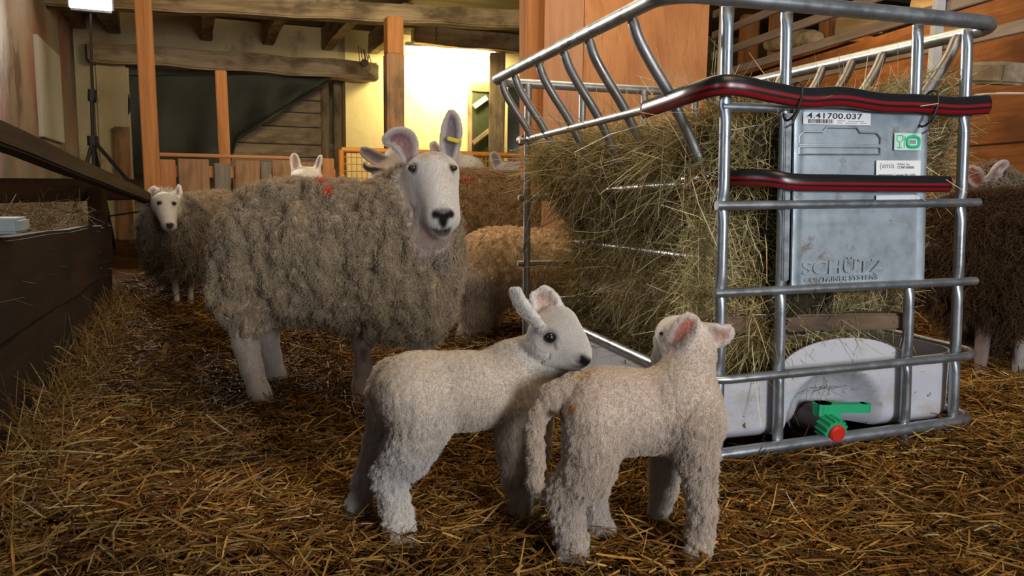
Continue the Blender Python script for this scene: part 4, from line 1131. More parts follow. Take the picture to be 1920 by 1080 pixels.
def lamb_lump(V):
    a = vnoise(V * np.array([1, 1, .26]), 135, 1); return .002 - .0045 * np.clip((1 - np.abs(2 * a - 1) - .50) / .50, 0, 1) + (vnoise(V, 60, 2) - .5) * .004 + (vnoise(V, 22, 3) - .5) * .006


for x, y in ((1101, 687), (1096, 688), (1090, 688), (1084, 686), (1078, 684), (1072, 681)): A_.mark(x, y, 2.2, Y, (.12, .08, .08))
A_.mark(1042, 645, 3, Y, (.34, .28, .28)); A_.mark(1040, 652, 2.5, Y, (.42, .36, .35)); A_.mark(1080, 668, 6, Y, (.62, .52, .48), .9)
A_.build(lamb_lump, 2)
A_.fleece('wool', 230000, .0050, .00025, .85, (-.15, 0, 0), .6, 5, .36, .09, .2, .006, .4)

A_.fleece('short_coat', 70000, .0030, .00020, 1., (.2, 0, 0), .3, 4, .2, .04, .2, bare=True)
# ---------------- right lamb, seen from behind its flank, looking away
R2 = Animal('lamb', 'lamb standing with its back to us and tail hanging, head turned away towards the feeder', 'lamb', .0042)
Y = 1.40; LB = (.60, .50, .41)
R2.ell((1116, 760, Y), 64, 68, .072, LB, 40, .45); R2.ell((1175, 772, Y), 98, 84, .080, LB, 40, .45); R2.ell((1275, 775, Y + .0), 74, 86, .075, LB, 40, .45)
R2.ell((1318, 790, Y), 40, 60, .055, LB, 30, .45)
R2.cap((1278, 730, Y), (1298, 665, Y + .015), 58, 44, LB, 34, .45)
R2.cap((1114, 790, Y - .045), (1112, 840, Y - .05), 58, 50, LB, 30, .45); R2.chain([(1108, 835, Y - .05), (1098, 890, Y - .05), (1062, 925, Y - .045)], [50, 43, 34], LB, 22, 1.1)
R2.chain([(1062, 925, Y - .045), (1064, 965, Y - .05), (1070, 1010, Y - .055), (1074, 1038, Y - .06)], [34, 29, 26, 25], (.62, .54, .47), 12, 1.1)
R2.cap((1072, 1034, Y - .06), (1084, 1046, Y - .068), 24, 14, (.60, .53, .46), 10, .5)
R2.chain([(1115, 800, Y + .05), (1122, 870, Y + .05), (1112, 920, Y + .055), (1112, 960, Y + .05), (1120, 985, Y + .045), (1140, 994, Y + .035)], [46, 33, 25, 22, 20, 13], (.60, .52, .45), 16, .8)
R2.chain([(1300, 800, Y - .045), (1308, 860, Y - .05), (1312, 915, Y - .048), (1316, 960, Y - .05), (1312, 1005, Y - .055), (1310, 1035, Y - .06)], [48, 37, 26, 23, 22, 23], LB, 18, .9)
R2.cap((1308, 1028, Y - .06), (1296, 1040, Y - .07), 23, 15, (.60, .53, .46), 10, .5)
R2.chain([(1252, 810, Y + .07), (1248, 880, Y + .08), (1244, 920, Y + .09), (1236, 955, Y + .09)], [40, 27, 20, 22], (.60, .52, .45), 16, .8)
# tail: arched out, then hanging
R2.chain([(1078, 727, Y - .01), (1036, 744, Y - .025), (1011, 780, Y - .04), (1003, 822, Y - .05), (1005, 870, Y - .055), (1003, 902, Y - .06), (1001, 917, Y - .06)], [28, 22, 16, 14, 14, 13, 8], LB, 8, .9)
# head
R2.ell((1286, 640, Y + .04), 46, 47, .050, LW, 14, .3); R2.cap((1268, 640, Y + .055), (1247, 672, Y + .11), 36, 24, LW, 16, .1); R2.ell((1246, 676, Y + .115), 20, 22, .03, LW, 10, .1)
R2.ell((1262, 628, Y + .06), 31, 34, .045, LW, 14, .25)
R2.ear([(1268, 640, Y + .0), (1278, 625, Y - .012), (1290, 610, Y - .018), (1300, 594, Y - .02)], [14, 22, 23, 13], (-.35, -.92, .1), .85, .0056, (.56, .22, .16), (.64, .54, .47), 7, .3)
R2.ear([(1312, 626, Y + .04), (1330, 626, Y + .03), (1350, 627, Y + .025), (1370, 617, Y + .02)], [17, 22, 20, 8], (-.1, -.95, -.25), .6, .0056, (.60, .38, .30), (.64, .54, .47), 7, .3)
R2.dab((1272, 632, Y - .0), (1284, 613, Y - .01), 7, 7, (.50, .06, .04), 8, .9)
R2.eye(1240, 625, 4.5, Y, 'eye', (.16, .12, .11)); R2.dab((1228, 660, Y + .08), (1234, 690, Y + .09), 3, 4, (.50, .33, .28), 6, .5)
R2.dab((1052, 765, Y - .075), (1066, 772, Y - .085), 14, 11, (.50, .28, .08), 14, .6); R2.dab((1030, 772, Y - .045), (1052, 780, Y - .04), 8, 10, (.08, .05, .03), 8, .9)
R2.dab((1085, 702, Y - .02), (1105, 694, Y - .01), 8, 8, (.60, .36, .10), 12, .6)
R2.dab((1012, 780, Y - .03), (1022, 768, Y - .02), 6, 6, (.10, .06, .04), 8, .8)
R2.mark(1069, 768, 10, Y, (.46, .25, .07), .9); R2.mark(1076, 762, 6, Y, (.48, .27, .08), .9)
for k in range(6): R2.mark(1088 + 5 * k, 705 - 2.2 * k, 5, Y, (.58, .37, .12), .9)
R2.mark(1052, 785, 9, Y, (.14, .09, .06), .9); R2.mark(1046, 776, 7, Y, (.10, .065, .045), .9); R2.mark(1030, 775, 5, Y, (.12, .08, .05), .9)
R2.build(lamb_lump, 2)
R2.fleece('wool', 230000, .0047, .00025, .85, (-.15, 0, 0), .6, 5, .36, .09, .2, .006, .4)



R2.fleece('short_coat', 30000, .0030, .00020, 1., (-.2, 0, 0), .3, 4, .2, .04, .2, bare=True)
# ---------------- the others, further back
def soft_lump(V): return (vnoise(V, 16, 2) - .5) * .02 + (vnoise(V * np.array([1, 1, .4]), 40, 3) - .5) * .012


BRN = (.34, .225, .125); TAN = (.60, .45, .30)
# sheep in the far left corner, facing us
S1 = Animal('sheep', 'grey-fleeced sheep facing us in the corner by the wooden manger', 'sheep', .010); Y = 4.35
S1.ell((335, 450, Y - .05), 60, 76, .17, (.21, .18, .145), 30, 1.); S1.ell((375, 440, Y + .28), 58, 72, .24, FLEECE, 30, 1.); S1.ell((415, 432, Y + .5), 52, 66, .22, FLEECE, 30, 1.)
S1.ell((318, 425, Y - .10), 42, 52, .13, (.21, .18, .145), 20, 1.)
S1.cap((312, 400, Y - .12), (311, 380, Y - .18), 32, 24, (.42, .36, .28), 16, .8)
W1 = (.52, .50, .48)
S1.ell((310, 380, Y - .24), 25, 20, .07, W1, 8); S1.cap((311, 388, Y - .27), (317, 420, Y - .36), 21, 13, W1, 10); S1.ell((318, 424, Y - .37), 12.5, 10, .03, W1, 5)
S1.ear([(292, 374, Y - .2), (287, 362, Y - .2), (294, 352, Y - .2)], [7, 9, 4], (0, -1, 0), .7, .009, (.44, .34, .32), WHITE, 5); S1.ear([(330, 374, Y - .2), (336, 362, Y - .2), (336, 348, Y - .2)], [6, 7, 2], (-.3, -.9, 0), .7, .009, (.40, .33, .32), WHITE, 5)
S1.chain([(328, 500, Y - .12), (329, 540, Y - .12), (332, 566, Y - .13)], [10, 5.5, 6], (.56, .55, .54), 4); S1.chain([(360, 500, Y - .04), (357, 540, Y - .04), (357, 570, Y - .06)], [10, 5.5, 6], (.56, .55, .54), 4)
S1.chain([(300, 490, Y + .5), (300, 530, Y + .5), (302, 545, Y + .5)], [16, 8, 8], LEG, 6); S1.chain([(400, 490, Y + .6), (400, 545, Y + .6)], [16, 8], LEG, 6)
S1.mark(318, 423, 5.5, Y, DK); S1.mark(314, 421, 4, Y, DK); S1.mark(322, 421, 4, Y, DK); S1.mark(318, 430, 3, Y, DK); S1.dab((297, 378, Y - .30), (298, 384, Y - .32), 5, 3, (.1, .08, .08), 5); S1.dab((327, 380, Y - .30), (326, 386, Y - .32), 5, 3, (.1, .08, .08), 5)
S1.eye(299, 380, 3.8, Y, 'eye', (.12, .10, .10)); S1.eye(327, 381, 3.6, Y, 'eye', (.12, .10, .10)); S1.build(soft_lump); S1.fleece('short_coat', 9000, .0035, .0004, .9, (0, 0, 0), .3, 4, .25, .05, .3, bare=True); S1.fleece('fleece', 26000, .035, .0011, .7, (0, 0, 0), .5, 5, .4, .2, .3, .03)


def hidden_body(a, u, v, Y, rx, ry, col, feet=True):
    a.ell((u, v, Y), rx, ry, .22, col, 30, 1.)
    if feet:
        for du, dy in ((-.6, -.1), (-.5, .12), (.55, -.1), (.6, .12)):
            p = P(u + du * rx, v + ry * .7, Y + dy); A0 = (u + du * rx, v + ry * .6, Y + dy); z = PZ(u + du * rx, 700)
            f = 540 + FPX * 0; 
            # straight down to the ground
            vv = v + ry * .7
            q = p.copy(); q[2] = .0
            a.pr.append(('c', P(*A0), q, .05, .028, np.array(LEG), .02, 0.))


S2 = Animal('sheep', 'sheep showing only pricked ears and white crown above the back of the large ewe', 'sheep', .010); Y = 5.6
S2.ell((576, 335, Y), 27, 20, .10, WHITE, 6, .2); S2.ear([(556, 327, Y), (554, 312, Y), (552, 296, Y), (549, 289, Y)], [6, 9, 8, 3], (.3, -.95, 0), .7, .008, (.42, .30, .32), WHITE, 4); S2.ear([(596, 326, Y), (598, 312, Y), (601, 298, Y), (602, 291, Y)], [5, 7, 6, 2], (-.5, -.85, 0), .7, .008, (.42, .30, .32), WHITE, 4)
S2.cap((576, 345, Y), (590, 380, Y + .1), 24, 40, FLEECE, 20, 1.); hidden_body(S2, 620, 410, Y + .25, 95, 52, FLEECE)
S2.build(soft_lump); S2.fleece('fleece', 7000, .04, .0013, .6, (0, 0, 0), .5, 5, .4, .2, .3, .03)

S3 = Animal('sheep', 'grey-faced sheep with its ears sideways, half hidden behind the head of the large ewe', 'sheep', .009); Y = 5.0
G3 = (.44, .39, .36)
S3.cap((745, 308, Y), (712, 334, Y - .1), 27, 17, G3, 12, .1); S3.ell((706, 341, Y - .12), 16, 10, .05, (.40, .34, .32), 6); S3.ell((750, 300, Y), 26, 22, .09, G3, 10, .2)
S3.ear([(736, 305, Y - .05), (714, 300, Y - .08), (692, 288, Y - .1), (677, 281, Y - .1)], [8, 13, 12, 6], (-.2, -.9, -.2), .7, .009, (.25, .20, .22), (.40, .36, .34), 5)
S3.ear([(726, 318, Y - .10), (706, 316, Y - .14), (690, 314, Y - .15), (682, 305, Y - .15)], [6, 8, 7, 3], (.0, -.6, -.8), .6, .009, (.16, .12, .12), (.42, .37, .34), 5)
S3.cap((755, 310, Y + .05), (790, 370, Y + .2), 30, 50, FLEECE, 20, 1.); hidden_body(S3, 800, 410, Y + .3, 95, 62, FLEECE)
S3.build(soft_lump); S3.fleece('fleece', 7000, .04, .0013, .6, (0, 0, 0), .5, 5, .4, .2, .3, .03)

S5 = Animal('sheep', 'brown-fleeced sheep side on behind the large ewe, its back running behind the hay', 'sheep', .010); Y = 4.9
S5.ell((960, 412, Y), 165, 84, .24, BRN, 30, 1.); S5.ell((880, 405, Y - .05), 70, 75, .22, BRN, 30, 1.)
for x, dy in ((850, -.12), (865, .12), (1060, -.12), (1070, .12)): S5.pr.append(('c', P(x, 470, Y + dy), np.array([*P(x, 470, Y + dy)[:2], 0]), .07, .03, np.array(LEG), .03, 0.))
S5.cap((1100, 385, Y), (1150, 355, Y), 50, 30, BRN, 30, 1.); S5.cap((1150, 350, Y), (1185, 372, Y), 24, 15, WHITE, 8)
S5.dab((868, 338, Y - .15), (882, 344, Y - .2), 9, 6, (.45, .12, .05), 10, .7)
S5.build(soft_lump); S5.fleece('fleece', 60000, .03, .0011, .7, (0, 0, 0), .4, 5, .4, .2, .3, .03)

S4 = Animal('sheep', 'sheep with a white head turned away just behind the upright ear of the large ewe', 'sheep', .010); Y = 5.7
S4.ell((876, 318, Y), 28, 24, .10, (.62, .60, .58), 8, .5); S4.cap((850, 300, Y - .03), (838, 318, Y - .06), 20, 16, (.60, .56, .54), 10, .2); S4.ear([(832, 296, Y - .05), (824, 286, Y - .05), (816, 277, Y - .05), (812, 266, Y - .05)], [6, 9, 9, 5], (-.2, -.95, 0), .7, .009, (.42, .30, .33), (.58, .53, .52), 5)
S4.cap((880, 325, Y + .05), (900, 375, Y + .15), 26, 40, FLEECE, 20, 1.); hidden_body(S4, 850, 405, Y + .4, 90, 50, FLEECE)
S4.build(soft_lump); S4.fleece('fleece', 6000, .03, .0012, .6, (0, 0, 0), .5, 5, .4, .2, .3, .03)

S6 = Animal('sheep', 'sheep with bluish-white head peeping over the brown back beside the feeder corner', 'sheep', .009); Y = 5.6
S6.ell((957, 324, Y), 28, 18, .10, (.56, .56, .57), 8, .2); S6.ear([(936, 325, Y), (932, 310, Y), (927, 296, Y), (922, 287, Y)], [7, 11, 10, 5], (.2, -.95, 0), .7, .008, (.30, .27, .30), (.56, .53, .54), 5); S6.ear([(976, 322, Y), (982, 306, Y), (985, 292, Y), (986, 282, Y)], [6, 9, 8, 3], (-.5, -.85, 0), .7, .008, (.40, .34, .36), (.56, .53, .54), 5)
S6.cap((960, 335, Y + .05), (985, 375, Y + .15), 24, 40, FLEECE, 20, 1.); hidden_body(S6, 1040, 408, Y + .45, 90, 50, FLEECE)
S6.build(soft_lump); S6.fleece('fleece', 6000, .03, .0012, .6, (0, 0, 0), .5, 5, .4, .2, .3, .03)

S7 = Animal('sheep', 'smaller pale tan sheep pushing its head under the hay of the feeder', 'sheep', .008); Y = 3.62
S7.ell((925, 500, Y), 74, 70, .14, TAN, 30, 1.); S7.ell((1000, 500, Y), 105, 68, .15, TAN, 30, 1.); S7.ell((1070, 515, Y - .02), 62, 66, .13, (.46, .31, .19), 30, 1.)
S7.cap((1095, 520, Y - .03), (1140, 545, Y - .08), 40, 24, (.46, .32, .20), 20, .8); S7.cap((1140, 548, Y - .1), (1190, 572, Y - .18), 24, 14, (.60, .50, .41), 10, .1); S7.ell((1196, 572, Y - .19), 14, 12, .03, (.62, .50, .42), 6)
S7.chain([(893, 530, Y - .06), (894, 585, Y - .07), (884, 625, Y - .08), (878, 662, Y - .09)], [44, 28, 19, 17], (.47, .40, .34), 14, .9)
S7.chain([(920, 540, Y + .09), (915, 600, Y + .10), (908, 650, Y + .10)], [44, 22, 14], (.46, .38, .33), 14, .1)
S7.chain([(1068, 555, Y - .08), (1066, 610, Y - .08), (1062, 650, Y - .08)], [34, 18, 14], (.44, .34, .26), 12, .2); S7.chain([(1085, 555, Y + .09), (1085, 640, Y + .09)], [30, 13], (.44, .34, .26), 12, .2)
S7.build(soft_lump and (lambda V: (vnoise(V * np.array([1, 1, .35]), 45, 3) - .5) * .010)); S7.fleece('fleece', 24000, .018, .0009, .8, (0, 0, 0), .3, 5, .3, .2, .3, .02)

S8 = Animal('sheep', 'dark brown woolly sheep side on behind the right corner of the feeder', 'sheep', .010); Y = 2.98; CH = (.070, .040, .021)
S8.ell((1880, 485, Y), 115, 118, .20, CH, 40, 1.); S8.ell((1990, 480, Y), 110, 112, .2, CH, 40, 1.); S8.ell((1800, 480, Y + .05), 80, 92, .16, (.08, .045, .024), 40, 1.); S8.ell((1885, 560, Y - .03), 85, 72, .17, CH, 30, 1.)
S8.cap((1770, 470, Y + .08), (1735, 500, Y + .1), 56, 34, (.08, .045, .024), 30, .8); S8.cap((1735, 505, Y + .1), (1712, 560, Y + .1), 30, 18, (.06, .038, .022), 14, .1)
for x, dy, c in ((1846, -.1, (.28, .21, .19)), (1918, -.13, (.42, .38, .35)), (1800, .12, (.12, .08, .06)), (2000, .1, (.30, .24, .2))):
    S8.pr.append(('c', P(x, 600, Y + dy), np.array([*P(x, 600, Y + dy)[:2], -.01]), .032, .019, np.array(c), .03, 0.))
S8.build(ewe_lump); S8.fleece('fleece', 50000, .05, .0010, .9, (0, 0, 0), .6, 6, .4, .3, .3, .03)

S9 = Animal('sheep', 'grey sheep seen from behind its ears, standing beyond the dark brown sheep', 'sheep', .0085); Y = 3.42; GN = (.33, .27, .20)
S9.ell((1855, 352, Y), 44, 36, .11, GN, 20, 1.); S9.ell((1830, 385, Y + .05), 62, 44, .14, GN, 24, 1.); S9.ell((1935, 400, Y + .1), 95, 62, .18, GN, 30, 1.)
S9.ear([(1836, 345, Y - .06), (1828, 335, Y - .10), (1820, 322, Y - .12), (1818, 314, Y - .12)], [9, 15, 15, 8], (-.3, -.9, .1), .8, .008, (.30, .09, .055), (.52, .40, .35), 5); S9.ear([(1858, 330, Y - .08), (1866, 318, Y - .10), (1875, 312, Y - .1), (1881, 318, Y - .1)], [9, 16, 15, 8], (.3, -.85, -.4), .8, .008, (.46, .27, .24), (.60, .52, .50), 5)
S9.cap((1858, 345, Y + .08), (1855, 380, Y + .22), 26, 18, WHITE, 10, .1)
for x in (1850, 1985): S9.pr.append(('c', P(x, 430, Y + .2), np.array([*P(x, 430, Y + .2)[:2], 0]), .06, .03, np.array(LEG), .03, 0.))
S9.build(soft_lump); S9.fleece('fleece', 24000, .035, .0011, .8, (0, 0, 0), .5, 5, .4, .25, .3, .03)
# ------------------------------------------------------------------ straw and hay: countless stalks, one mesh per heap
def stalks(name, c, d, L, w, bend, cols, mat, label, cat, seed=0, stations=3, curlz=0.):
    """folded stalks: centre c, unit direction d, length L, width w, sideways bend"""
    r = np.random.default_rng(seed); n = len(c)
    d = d / np.linalg.norm(d, axis=1)[:, None]; a = np.cross(d, r.normal(size=(n, 3))); a /= np.linalg.norm(a, axis=1)[:, None]; b = np.cross(d, a)
    ts = np.linspace(-.5, .5, stations); V = np.zeros((n, stations, 3, 3), np.float32)
    for i, t in enumerate(ts):
        p = c + d * (L * t)[:, None] + b * (bend * L * (t * t * 4 - .5))[:, None]
        p[:, 2] -= curlz * L * (t + .5) ** 2
        tw = 1. if 0 < i < stations - 1 else .6
        V[:, i, 0] = p - a * (w * .5 * tw)[:, None]; V[:, i, 1] = p + b * (w * .33)[:, None]; V[:, i, 2] = p + a * (w * .5 * tw)[:, None]
    nv = stations * 3; base = (np.arange(n) * nv)[:, None]
    q = []
    for i in range(stations - 1):
        for k in (0, 1): q.append([i * 3 + k, i * 3 + k + 1, (i + 1) * 3 + k + 1, (i + 1) * 3 + k])
    q = np.array(q); Q = (base[:, None, :] + q[None]).reshape(-1, 4)
    me = bpy.data.meshes.new(name); me.vertices.add(n * nv); me.vertices.foreach_set('co', V.ravel())
    m = len(Q); me.loops.add(m * 4); me.loops.foreach_set('vertex_index', Q.ravel().astype(np.int32)); me.polygons.add(m)
    me.polygons.foreach_set('loop_start', np.arange(0, m * 4, 4, dtype=np.int32)); me.polygons.foreach_set('loop_total', np.full(m, 4, np.int32)); me.update(calc_edges=True)
    ca = me.attributes.new('Col', 'FLOAT_COLOR', 'POINT'); cc = np.repeat(np.concatenate([cols, np.ones((n, 1))], 1), nv, 0); ca.data.foreach_set('color', cc.astype(np.float32).ravel())
    o = bpy.data.objects.new(name, me); COL.objects.link(o); me.materials.append(mat)
    return tag(o, label, cat, kind='stuff')


def palette(n, cols, wts, seed, var=.22):
    r = np.random.default_rng(seed); cols = np.array(cols); k = r.choice(len(cols), n, p=np.array(wts) / sum(wts))
    return np.clip(cols[k] * (1 + var * r.normal(size=(n, 1))), .004, 1)


# bedding on the floor
PTS = []; r = np.random.default_rng(3)
for (x0, x1, y0, y1_, dens) in ((-1.7, 2.2, .75, 1.7, 12500), (-2.4, 2.8, 1.7, 2.8, 9000), (-3.0, 3.2, 2.8, 4.4, 4200), (-4.6, 4.2, 4.4, 9.0, 900)):
    k = int((x1 - x0) * (y1_ - y0) * dens); PTS.append(np.stack([r.uniform(x0, x1, k), r.uniform(y0, y1_, k)], 1))
xy = np.concatenate(PTS); dl = (xy[:, 0] + 1.129) * b1[0] + (xy[:, 1] - 1.682) * b1[1]; xy = xy[(dl > .03) & (((xy - Q0[:2]) @ RN[:2]) < .9) & (((xy - WL0[:2]) @ b1[:2]) > .05) & (((xy - CORNER[:2]) @ b2[:2]) < -.1)]
rel = (xy - GO[:2]); ss = rel @ g1[:2]; tt = rel @ g2[:2]; xy = xy[~((ss > .17) & (ss < .98) & (tt > .11) & (tt < 1.4))]
n = len(xy); z = height(xy[:, 0], xy[:, 1])
az = r.uniform(0, 2 * math.pi, n); el = r.normal(0, .16, n) + (r.random(n) < .06) * r.uniform(.1, .7, n)
d = np.stack([np.cos(az) * np.cos(el), np.sin(az) * np.cos(el), np.sin(el)], 1)
L = np.clip(r.gamma(2.4, .022, n), .012, .20); far = np.clip((xy[:, 1] - 2) / 4, 0, 1)
w = r.uniform(.0018, .0052, n) * (1 + far * .6); L *= 1 + far * .3
patch = vnoise(np.c_[xy, np.zeros(n)], 3.2, 9)
lay = r.random(n) ** 1.4 * .042 + .02 * (patch - .5)
c = np.c_[xy, z + .004 + lay + np.abs(np.sin(el)) * L * .30]
cl = palette(n, [(.47, .25, .055), (.60, .37, .11), (.32, .145, .033), (.15, .062, .015), (.68, .52, .26), (.42, .31, .12)], [28, 16, 30, 30, 4, 7], 5)
cl *= (.50 + .62 * patch)[:, None]; sm_ = lambda x: np.clip(x, 0, 1) ** 2 * (3 - 2 * np.clip(x, 0, 1)); darkening = np.maximum(.55 * sm_((xy[:, 1] - 1.65) / .7) * sm_((.35 - xy[:, 0]) / .5), .32 * sm_((-.35 - xy[:, 0]) / .5)) * (.7 + .6 * vnoise(np.c_[xy, np.zeros(n)], 1.7, 4)); cl *= (1 - np.clip(darkening, 0, .75))[:, None]; cl *= np.clip(.62 + .5 * lay / .042, .55, 1.1)[:, None] ** .0  # stalk colour gets darker by position, towards the left and the back
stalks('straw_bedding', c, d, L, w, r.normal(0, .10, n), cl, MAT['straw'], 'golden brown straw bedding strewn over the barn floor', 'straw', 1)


# hay in the rack: a packed core and the stalks that stick out of it
def hay_top(s, t): return .845 + .15 * np.clip((s - .62) / .25, 0, 1) * np.clip((.62 - t) / .4, 0, 1) + .02 * np.sin(t * 7 + s * 4)
def hay_core():
    nt, nc = 60, 56; V = []
    for i in range(nt):
        f = i / (nt - 1); t = .115 + f * 1.325; e = math.sin(math.pi * min(1, max(0, f * 12)) / 2) * math.sin(math.pi * min(1, (1 - f) * 12) / 2); e = .75 + .25 * e
        for k in range(nc):
            a = 2 * math.pi * k / nc; x, y = math.cos(a), math.sin(a)
            x = math.copysign(abs(x) ** .45, x); y = math.copysign(abs(y) ** .55, y)
            zz = .285 + (y * .5 + .5) * .57; ft = np.clip((t - .6) / .8, 0, 1); ft = ft * ft * (3 - 2 * ft); sl = min(side_s(zz) * .92 + .035 - .085 * ft * np.clip((zz - .35) / .2, 0, 1), .345); sr = FW - sl; s = (sl + sr) / 2 + x * (sr - sl) / 2 * e
            if y > .5: zz += (hay_top(s, t) - .845) * (y - .5) * 2
            V.append(G(s, t, zz))
    V = np.array(V); V = V + (np.stack([vnoise(V, 16, k) for k in (1, 2, 3)], 1) - .5) * .075
    Fc = [(i * nc + k, i * nc + (k + 1) % nc, (i + 1) * nc + (k + 1) % nc, (i + 1) * nc + k) for i in range(nt - 1) for k in range(nc)]
    Fc.append(tuple(range(nc))[::-1]); Fc.append(tuple(range((nt - 1) * nc, nt * nc)))
    return V, Fc, nt, nc


V, Fc, nt, nc = hay_core()
me = bpy.data.meshes.new('hay'); me.from_pydata(V.tolist(), [], Fc)
mh, nth, bsh = newmat('packed_hay')
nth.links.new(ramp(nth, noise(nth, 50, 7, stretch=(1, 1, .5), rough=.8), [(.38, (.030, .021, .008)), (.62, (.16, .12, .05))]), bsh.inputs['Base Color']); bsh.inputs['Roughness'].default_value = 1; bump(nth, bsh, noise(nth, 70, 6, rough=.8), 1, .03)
bm = bmesh.new(); bm.from_mesh(me); bmesh.ops.recalc_face_normals(bm, faces=bm.faces); bm.to_mesh(me); bm.free()
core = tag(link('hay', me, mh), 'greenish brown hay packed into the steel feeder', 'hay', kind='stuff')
r = np.random.default_rng(8); n = 62000
i = r.integers(0, nt - 1, n); k = r.integers(0, nc, n); p = V[i * nc + k] * .5 + V[(i + 1) * nc + (k + 1) % nc] * .5 + r.normal(0, .012, (n, 3))
cen = GO + g1 * .475 + UP * .62; ax = p - cen; ax -= g2 * (ax @ g2)[:, None]; nn = ax / np.linalg.norm(ax, axis=1)[:, None]
frontw = np.clip(1 - ((p - GO) @ g2 - .11) / .08, 0, 1)[:, None]; nn = nn * (1 - frontw * .7) - g2 * frontw * .7
d = r.normal(size=(n, 3)) * 1.1 + nn * .30 + np.array([0, 0, -.40]); topm = nn[:, 2] > .6; d[topm, 2] = np.abs(r.normal(0, .45, topm.sum()))
d /= np.linalg.norm(d, axis=1)[:, None]
L = np.clip(r.gamma(3.0, .028, n), .03, .28); w = r.uniform(.0008, .0022, n)
c = p + d * (L * .22)[:, None]; pf = (c - GO) @ g2; ff = np.maximum(0, .075 - (pf - np.abs(d @ g2) * L * .5)); keep = (ff < .03) | (r.random(n) < .12); 
cl = palette(n, [(.45, .33, .12), (.60, .48, .22), (.80, .70, .45), (.26, .165, .05), (.37, .34, .15)], [30, 26, 12, 24, 13], 6)
stalks('loose_hay', c[keep], d[keep], L[keep], w[keep], r.normal(0, .28, n)[keep], cl[keep], MAT['hay'], 'loose hay stalks sticking out of the steel feeder on all sides', 'hay', 2, 4, .18)
# long pale stalks poking through
n = 2600; i = r.integers(0, nt - 1, n); k = r.integers(0, nc, n); p = V[i * nc + k] + r.normal(0, .02, (n, 3)); d = r.normal(size=(n, 3)) * .7 + np.array([0, 0, -.35])
ax = p - cen; ax -= g2 * (ax @ g2)[:, None]; d += .5 * ax / np.linalg.norm(ax, axis=1)[:, None]; up_ = r.random(n) < .25; d[up_, 2] = np.abs(d[up_, 2]) + .2; d /= np.linalg.norm(d, axis=1)[:, None]
L = r.uniform(.14, .34, n); c = p + d * (L * .3)[:, None]; keep = ((c - GO) @ g2) > .05
stalks('pale_hay', c[keep], d[keep], L[keep], r.uniform(.0014, .0028, n)[keep], r.normal(0, .10, n)[keep], palette(n, [(.70, .60, .36), (.80, .71, .48), (.55, .47, .24)], [1, 1, 1], 7)[keep], MAT['hay'], 'long pale hay stalks poking through the bars of the feeder', 'hay', 3, 4, .12)
# hay showing between the front posts
n = 6500; s = r.uniform(.14, .84, n); p = GO + g1 * s[:, None] + g2 * (.125 + .05 * r.random(n))[:, None] + UP * r.uniform(.30, .87, n)[:, None]; d = r.normal(size=(n, 3)) * np.array([1, 1, .9]) + np.array([0, 0, -.5]) - g2 * .15
d /= np.linalg.norm(d, axis=1)[:, None]; L = np.clip(r.gamma(3, .033, n), .03, .26); c = p; keep = (((c - GO) @ g2 - np.abs(d @ g2) * L * .5) > .062) & ((s > side_s(p[:, 2]) + .05) | (p[:, 2] < .62))
stalks('front_hay', c[keep], d[keep], L[keep], r.uniform(.0009, .0024, n)[keep], r.normal(0, .2, n)[keep], palette(n, [(.50, .42, .20), (.66, .58, .34), (.32, .24, .09), (.42, .39, .19)], [3, 3, 2, 2], 21)[keep], MAT['hay'], 'bright hay pressed between the front posts of the feeder', 'hay', 22, 4, .12)
# the fluffed tuft at the right front corner
n = 3800; a = r.random((n, 3)); p = GO + g1 * (.78 + .20 * a[:, :1]) + g2 * (.12 + .40 * a[:, 1:2]) + UP * (.72 + .26 * a[:, 2:] * (1.1 - .4 * a[:, 1:2])); d = r.normal(size=(n, 3)) * .5 + g1 * .55 + UP * .35
d /= np.linalg.norm(d, axis=1)[:, None]; L = np.clip(r.gamma(3, .045, n), .05, .28)
stalks('hay_tuft', p, d, L, r.uniform(.001, .0026, n), r.normal(0, .14, n), palette(n, [(.48, .42, .22), (.58, .52, .32), (.34, .29, .13)], [3, 2, 3], 9), MAT['hay'], 'pale tuft of hay bulging over the right front corner of the feeder', 'hay', 4, 4, .15)
# hay fallen into the tank
n = 9000; s = r.uniform(.18, .98, n); t = r.uniform(.16, 1.38, n); zt_ = .10 + .07 * vnoise(np.c_[s, t, t * 0], 6, 2) + .06 * np.clip(1 - s, 0, 1); p = GO + g1 * s[:, None] + g2 * t[:, None] + UP * zt_[:, None]
d = r.normal(size=(n, 3)) * np.array([1, 1, .35]); d /= np.linalg.norm(d, axis=1)[:, None]; L = np.clip(r.gamma(3, .03, n), .03, .2)
stalks('fallen_hay', p, d, L, r.uniform(.001, .0026, n), r.normal(0, .14, n), palette(n, [(.30, .24, .10), (.20, .15, .06), (.42, .35, .18), (.12, .08, .03)], [3, 3, 1, 3], 10), MAT['hay'], 'hay fallen into the white tank under the rack', 'hay', 5, 4)
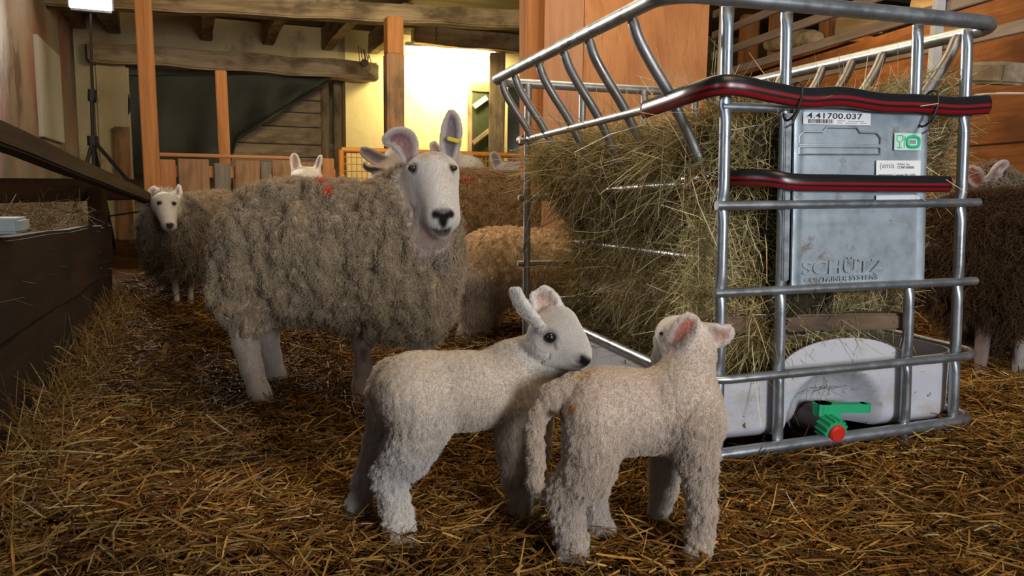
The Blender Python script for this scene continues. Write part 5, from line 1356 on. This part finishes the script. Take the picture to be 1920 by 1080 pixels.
# hay and stalks in the wooden manger
n = 9000; f = r.random(n); p = flatz(mA, 0) + (mB - mA) * f[:, None] - b1 * (.06 + .55 * r.random(n))[:, None]; p[:, 2] = .28 + .30 * r.random(n) ** 1.3
d = r.normal(size=(n, 3)) * np.array([1, 1, .6]); d /= np.linalg.norm(d, axis=1)[:, None]; L = np.clip(r.gamma(3, .04, n), .04, .28)
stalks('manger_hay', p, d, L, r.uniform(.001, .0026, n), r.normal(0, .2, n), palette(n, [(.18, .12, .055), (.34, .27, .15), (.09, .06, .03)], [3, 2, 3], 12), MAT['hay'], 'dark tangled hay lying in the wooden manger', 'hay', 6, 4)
# stalks leaning against the foot of the manger board
n = 1500; f = r.uniform(.25, 1, n); p = flatz(mA, 0) + (mB - mA) * f[:, None] + b1 * (.03 + .12 * r.random(n) ** 2)[:, None]; p[:, 2] = height(p[:, 0], p[:, 1]) + .02 + .05 * r.random(n)
d = r.normal(size=(n, 3)) * .5 + UP * .4 - b1 * .15; d /= np.linalg.norm(d, axis=1)[:, None]; L = np.clip(r.gamma(3, .03, n), .03, .2)
stalks('edge_straw', p + d * (L * .3)[:, None], d, L, r.uniform(.0012, .003, n), r.normal(0, .12, n), palette(n, [(.20, .12, .04), (.13, .07, .02), (.34, .26, .12)], [3, 3, 1], 13), MAT['straw'], 'straw pushed up against the foot of the manger boards', 'straw', 7, 3)
# bits of straw caught in the ewe's fleece
k = np.where((E_.wool > .8) & (E_.Nr[:, 1] < .2))[0]; r = np.random.default_rng(31); k = r.choice(k, 170); p = E_.V[k] + E_.Nr[k] * .012
d = r.normal(size=(170, 3)) + np.array([0, 0, -.5]); d -= E_.Nr[k] * (d * E_.Nr[k]).sum(1, keepdims=True) * .8; d /= np.linalg.norm(d, axis=1)[:, None]
bits = stalks('straw_bits', p, d, r.uniform(.012, .045, 170), r.uniform(.001, .002, 170), r.normal(0, .2, 170), palette(170, [(.60, .48, .26), (.45, .32, .14)], [1, 1], 32), MAT['straw'], None, None, 33)
adopt(bits, E_.obj)
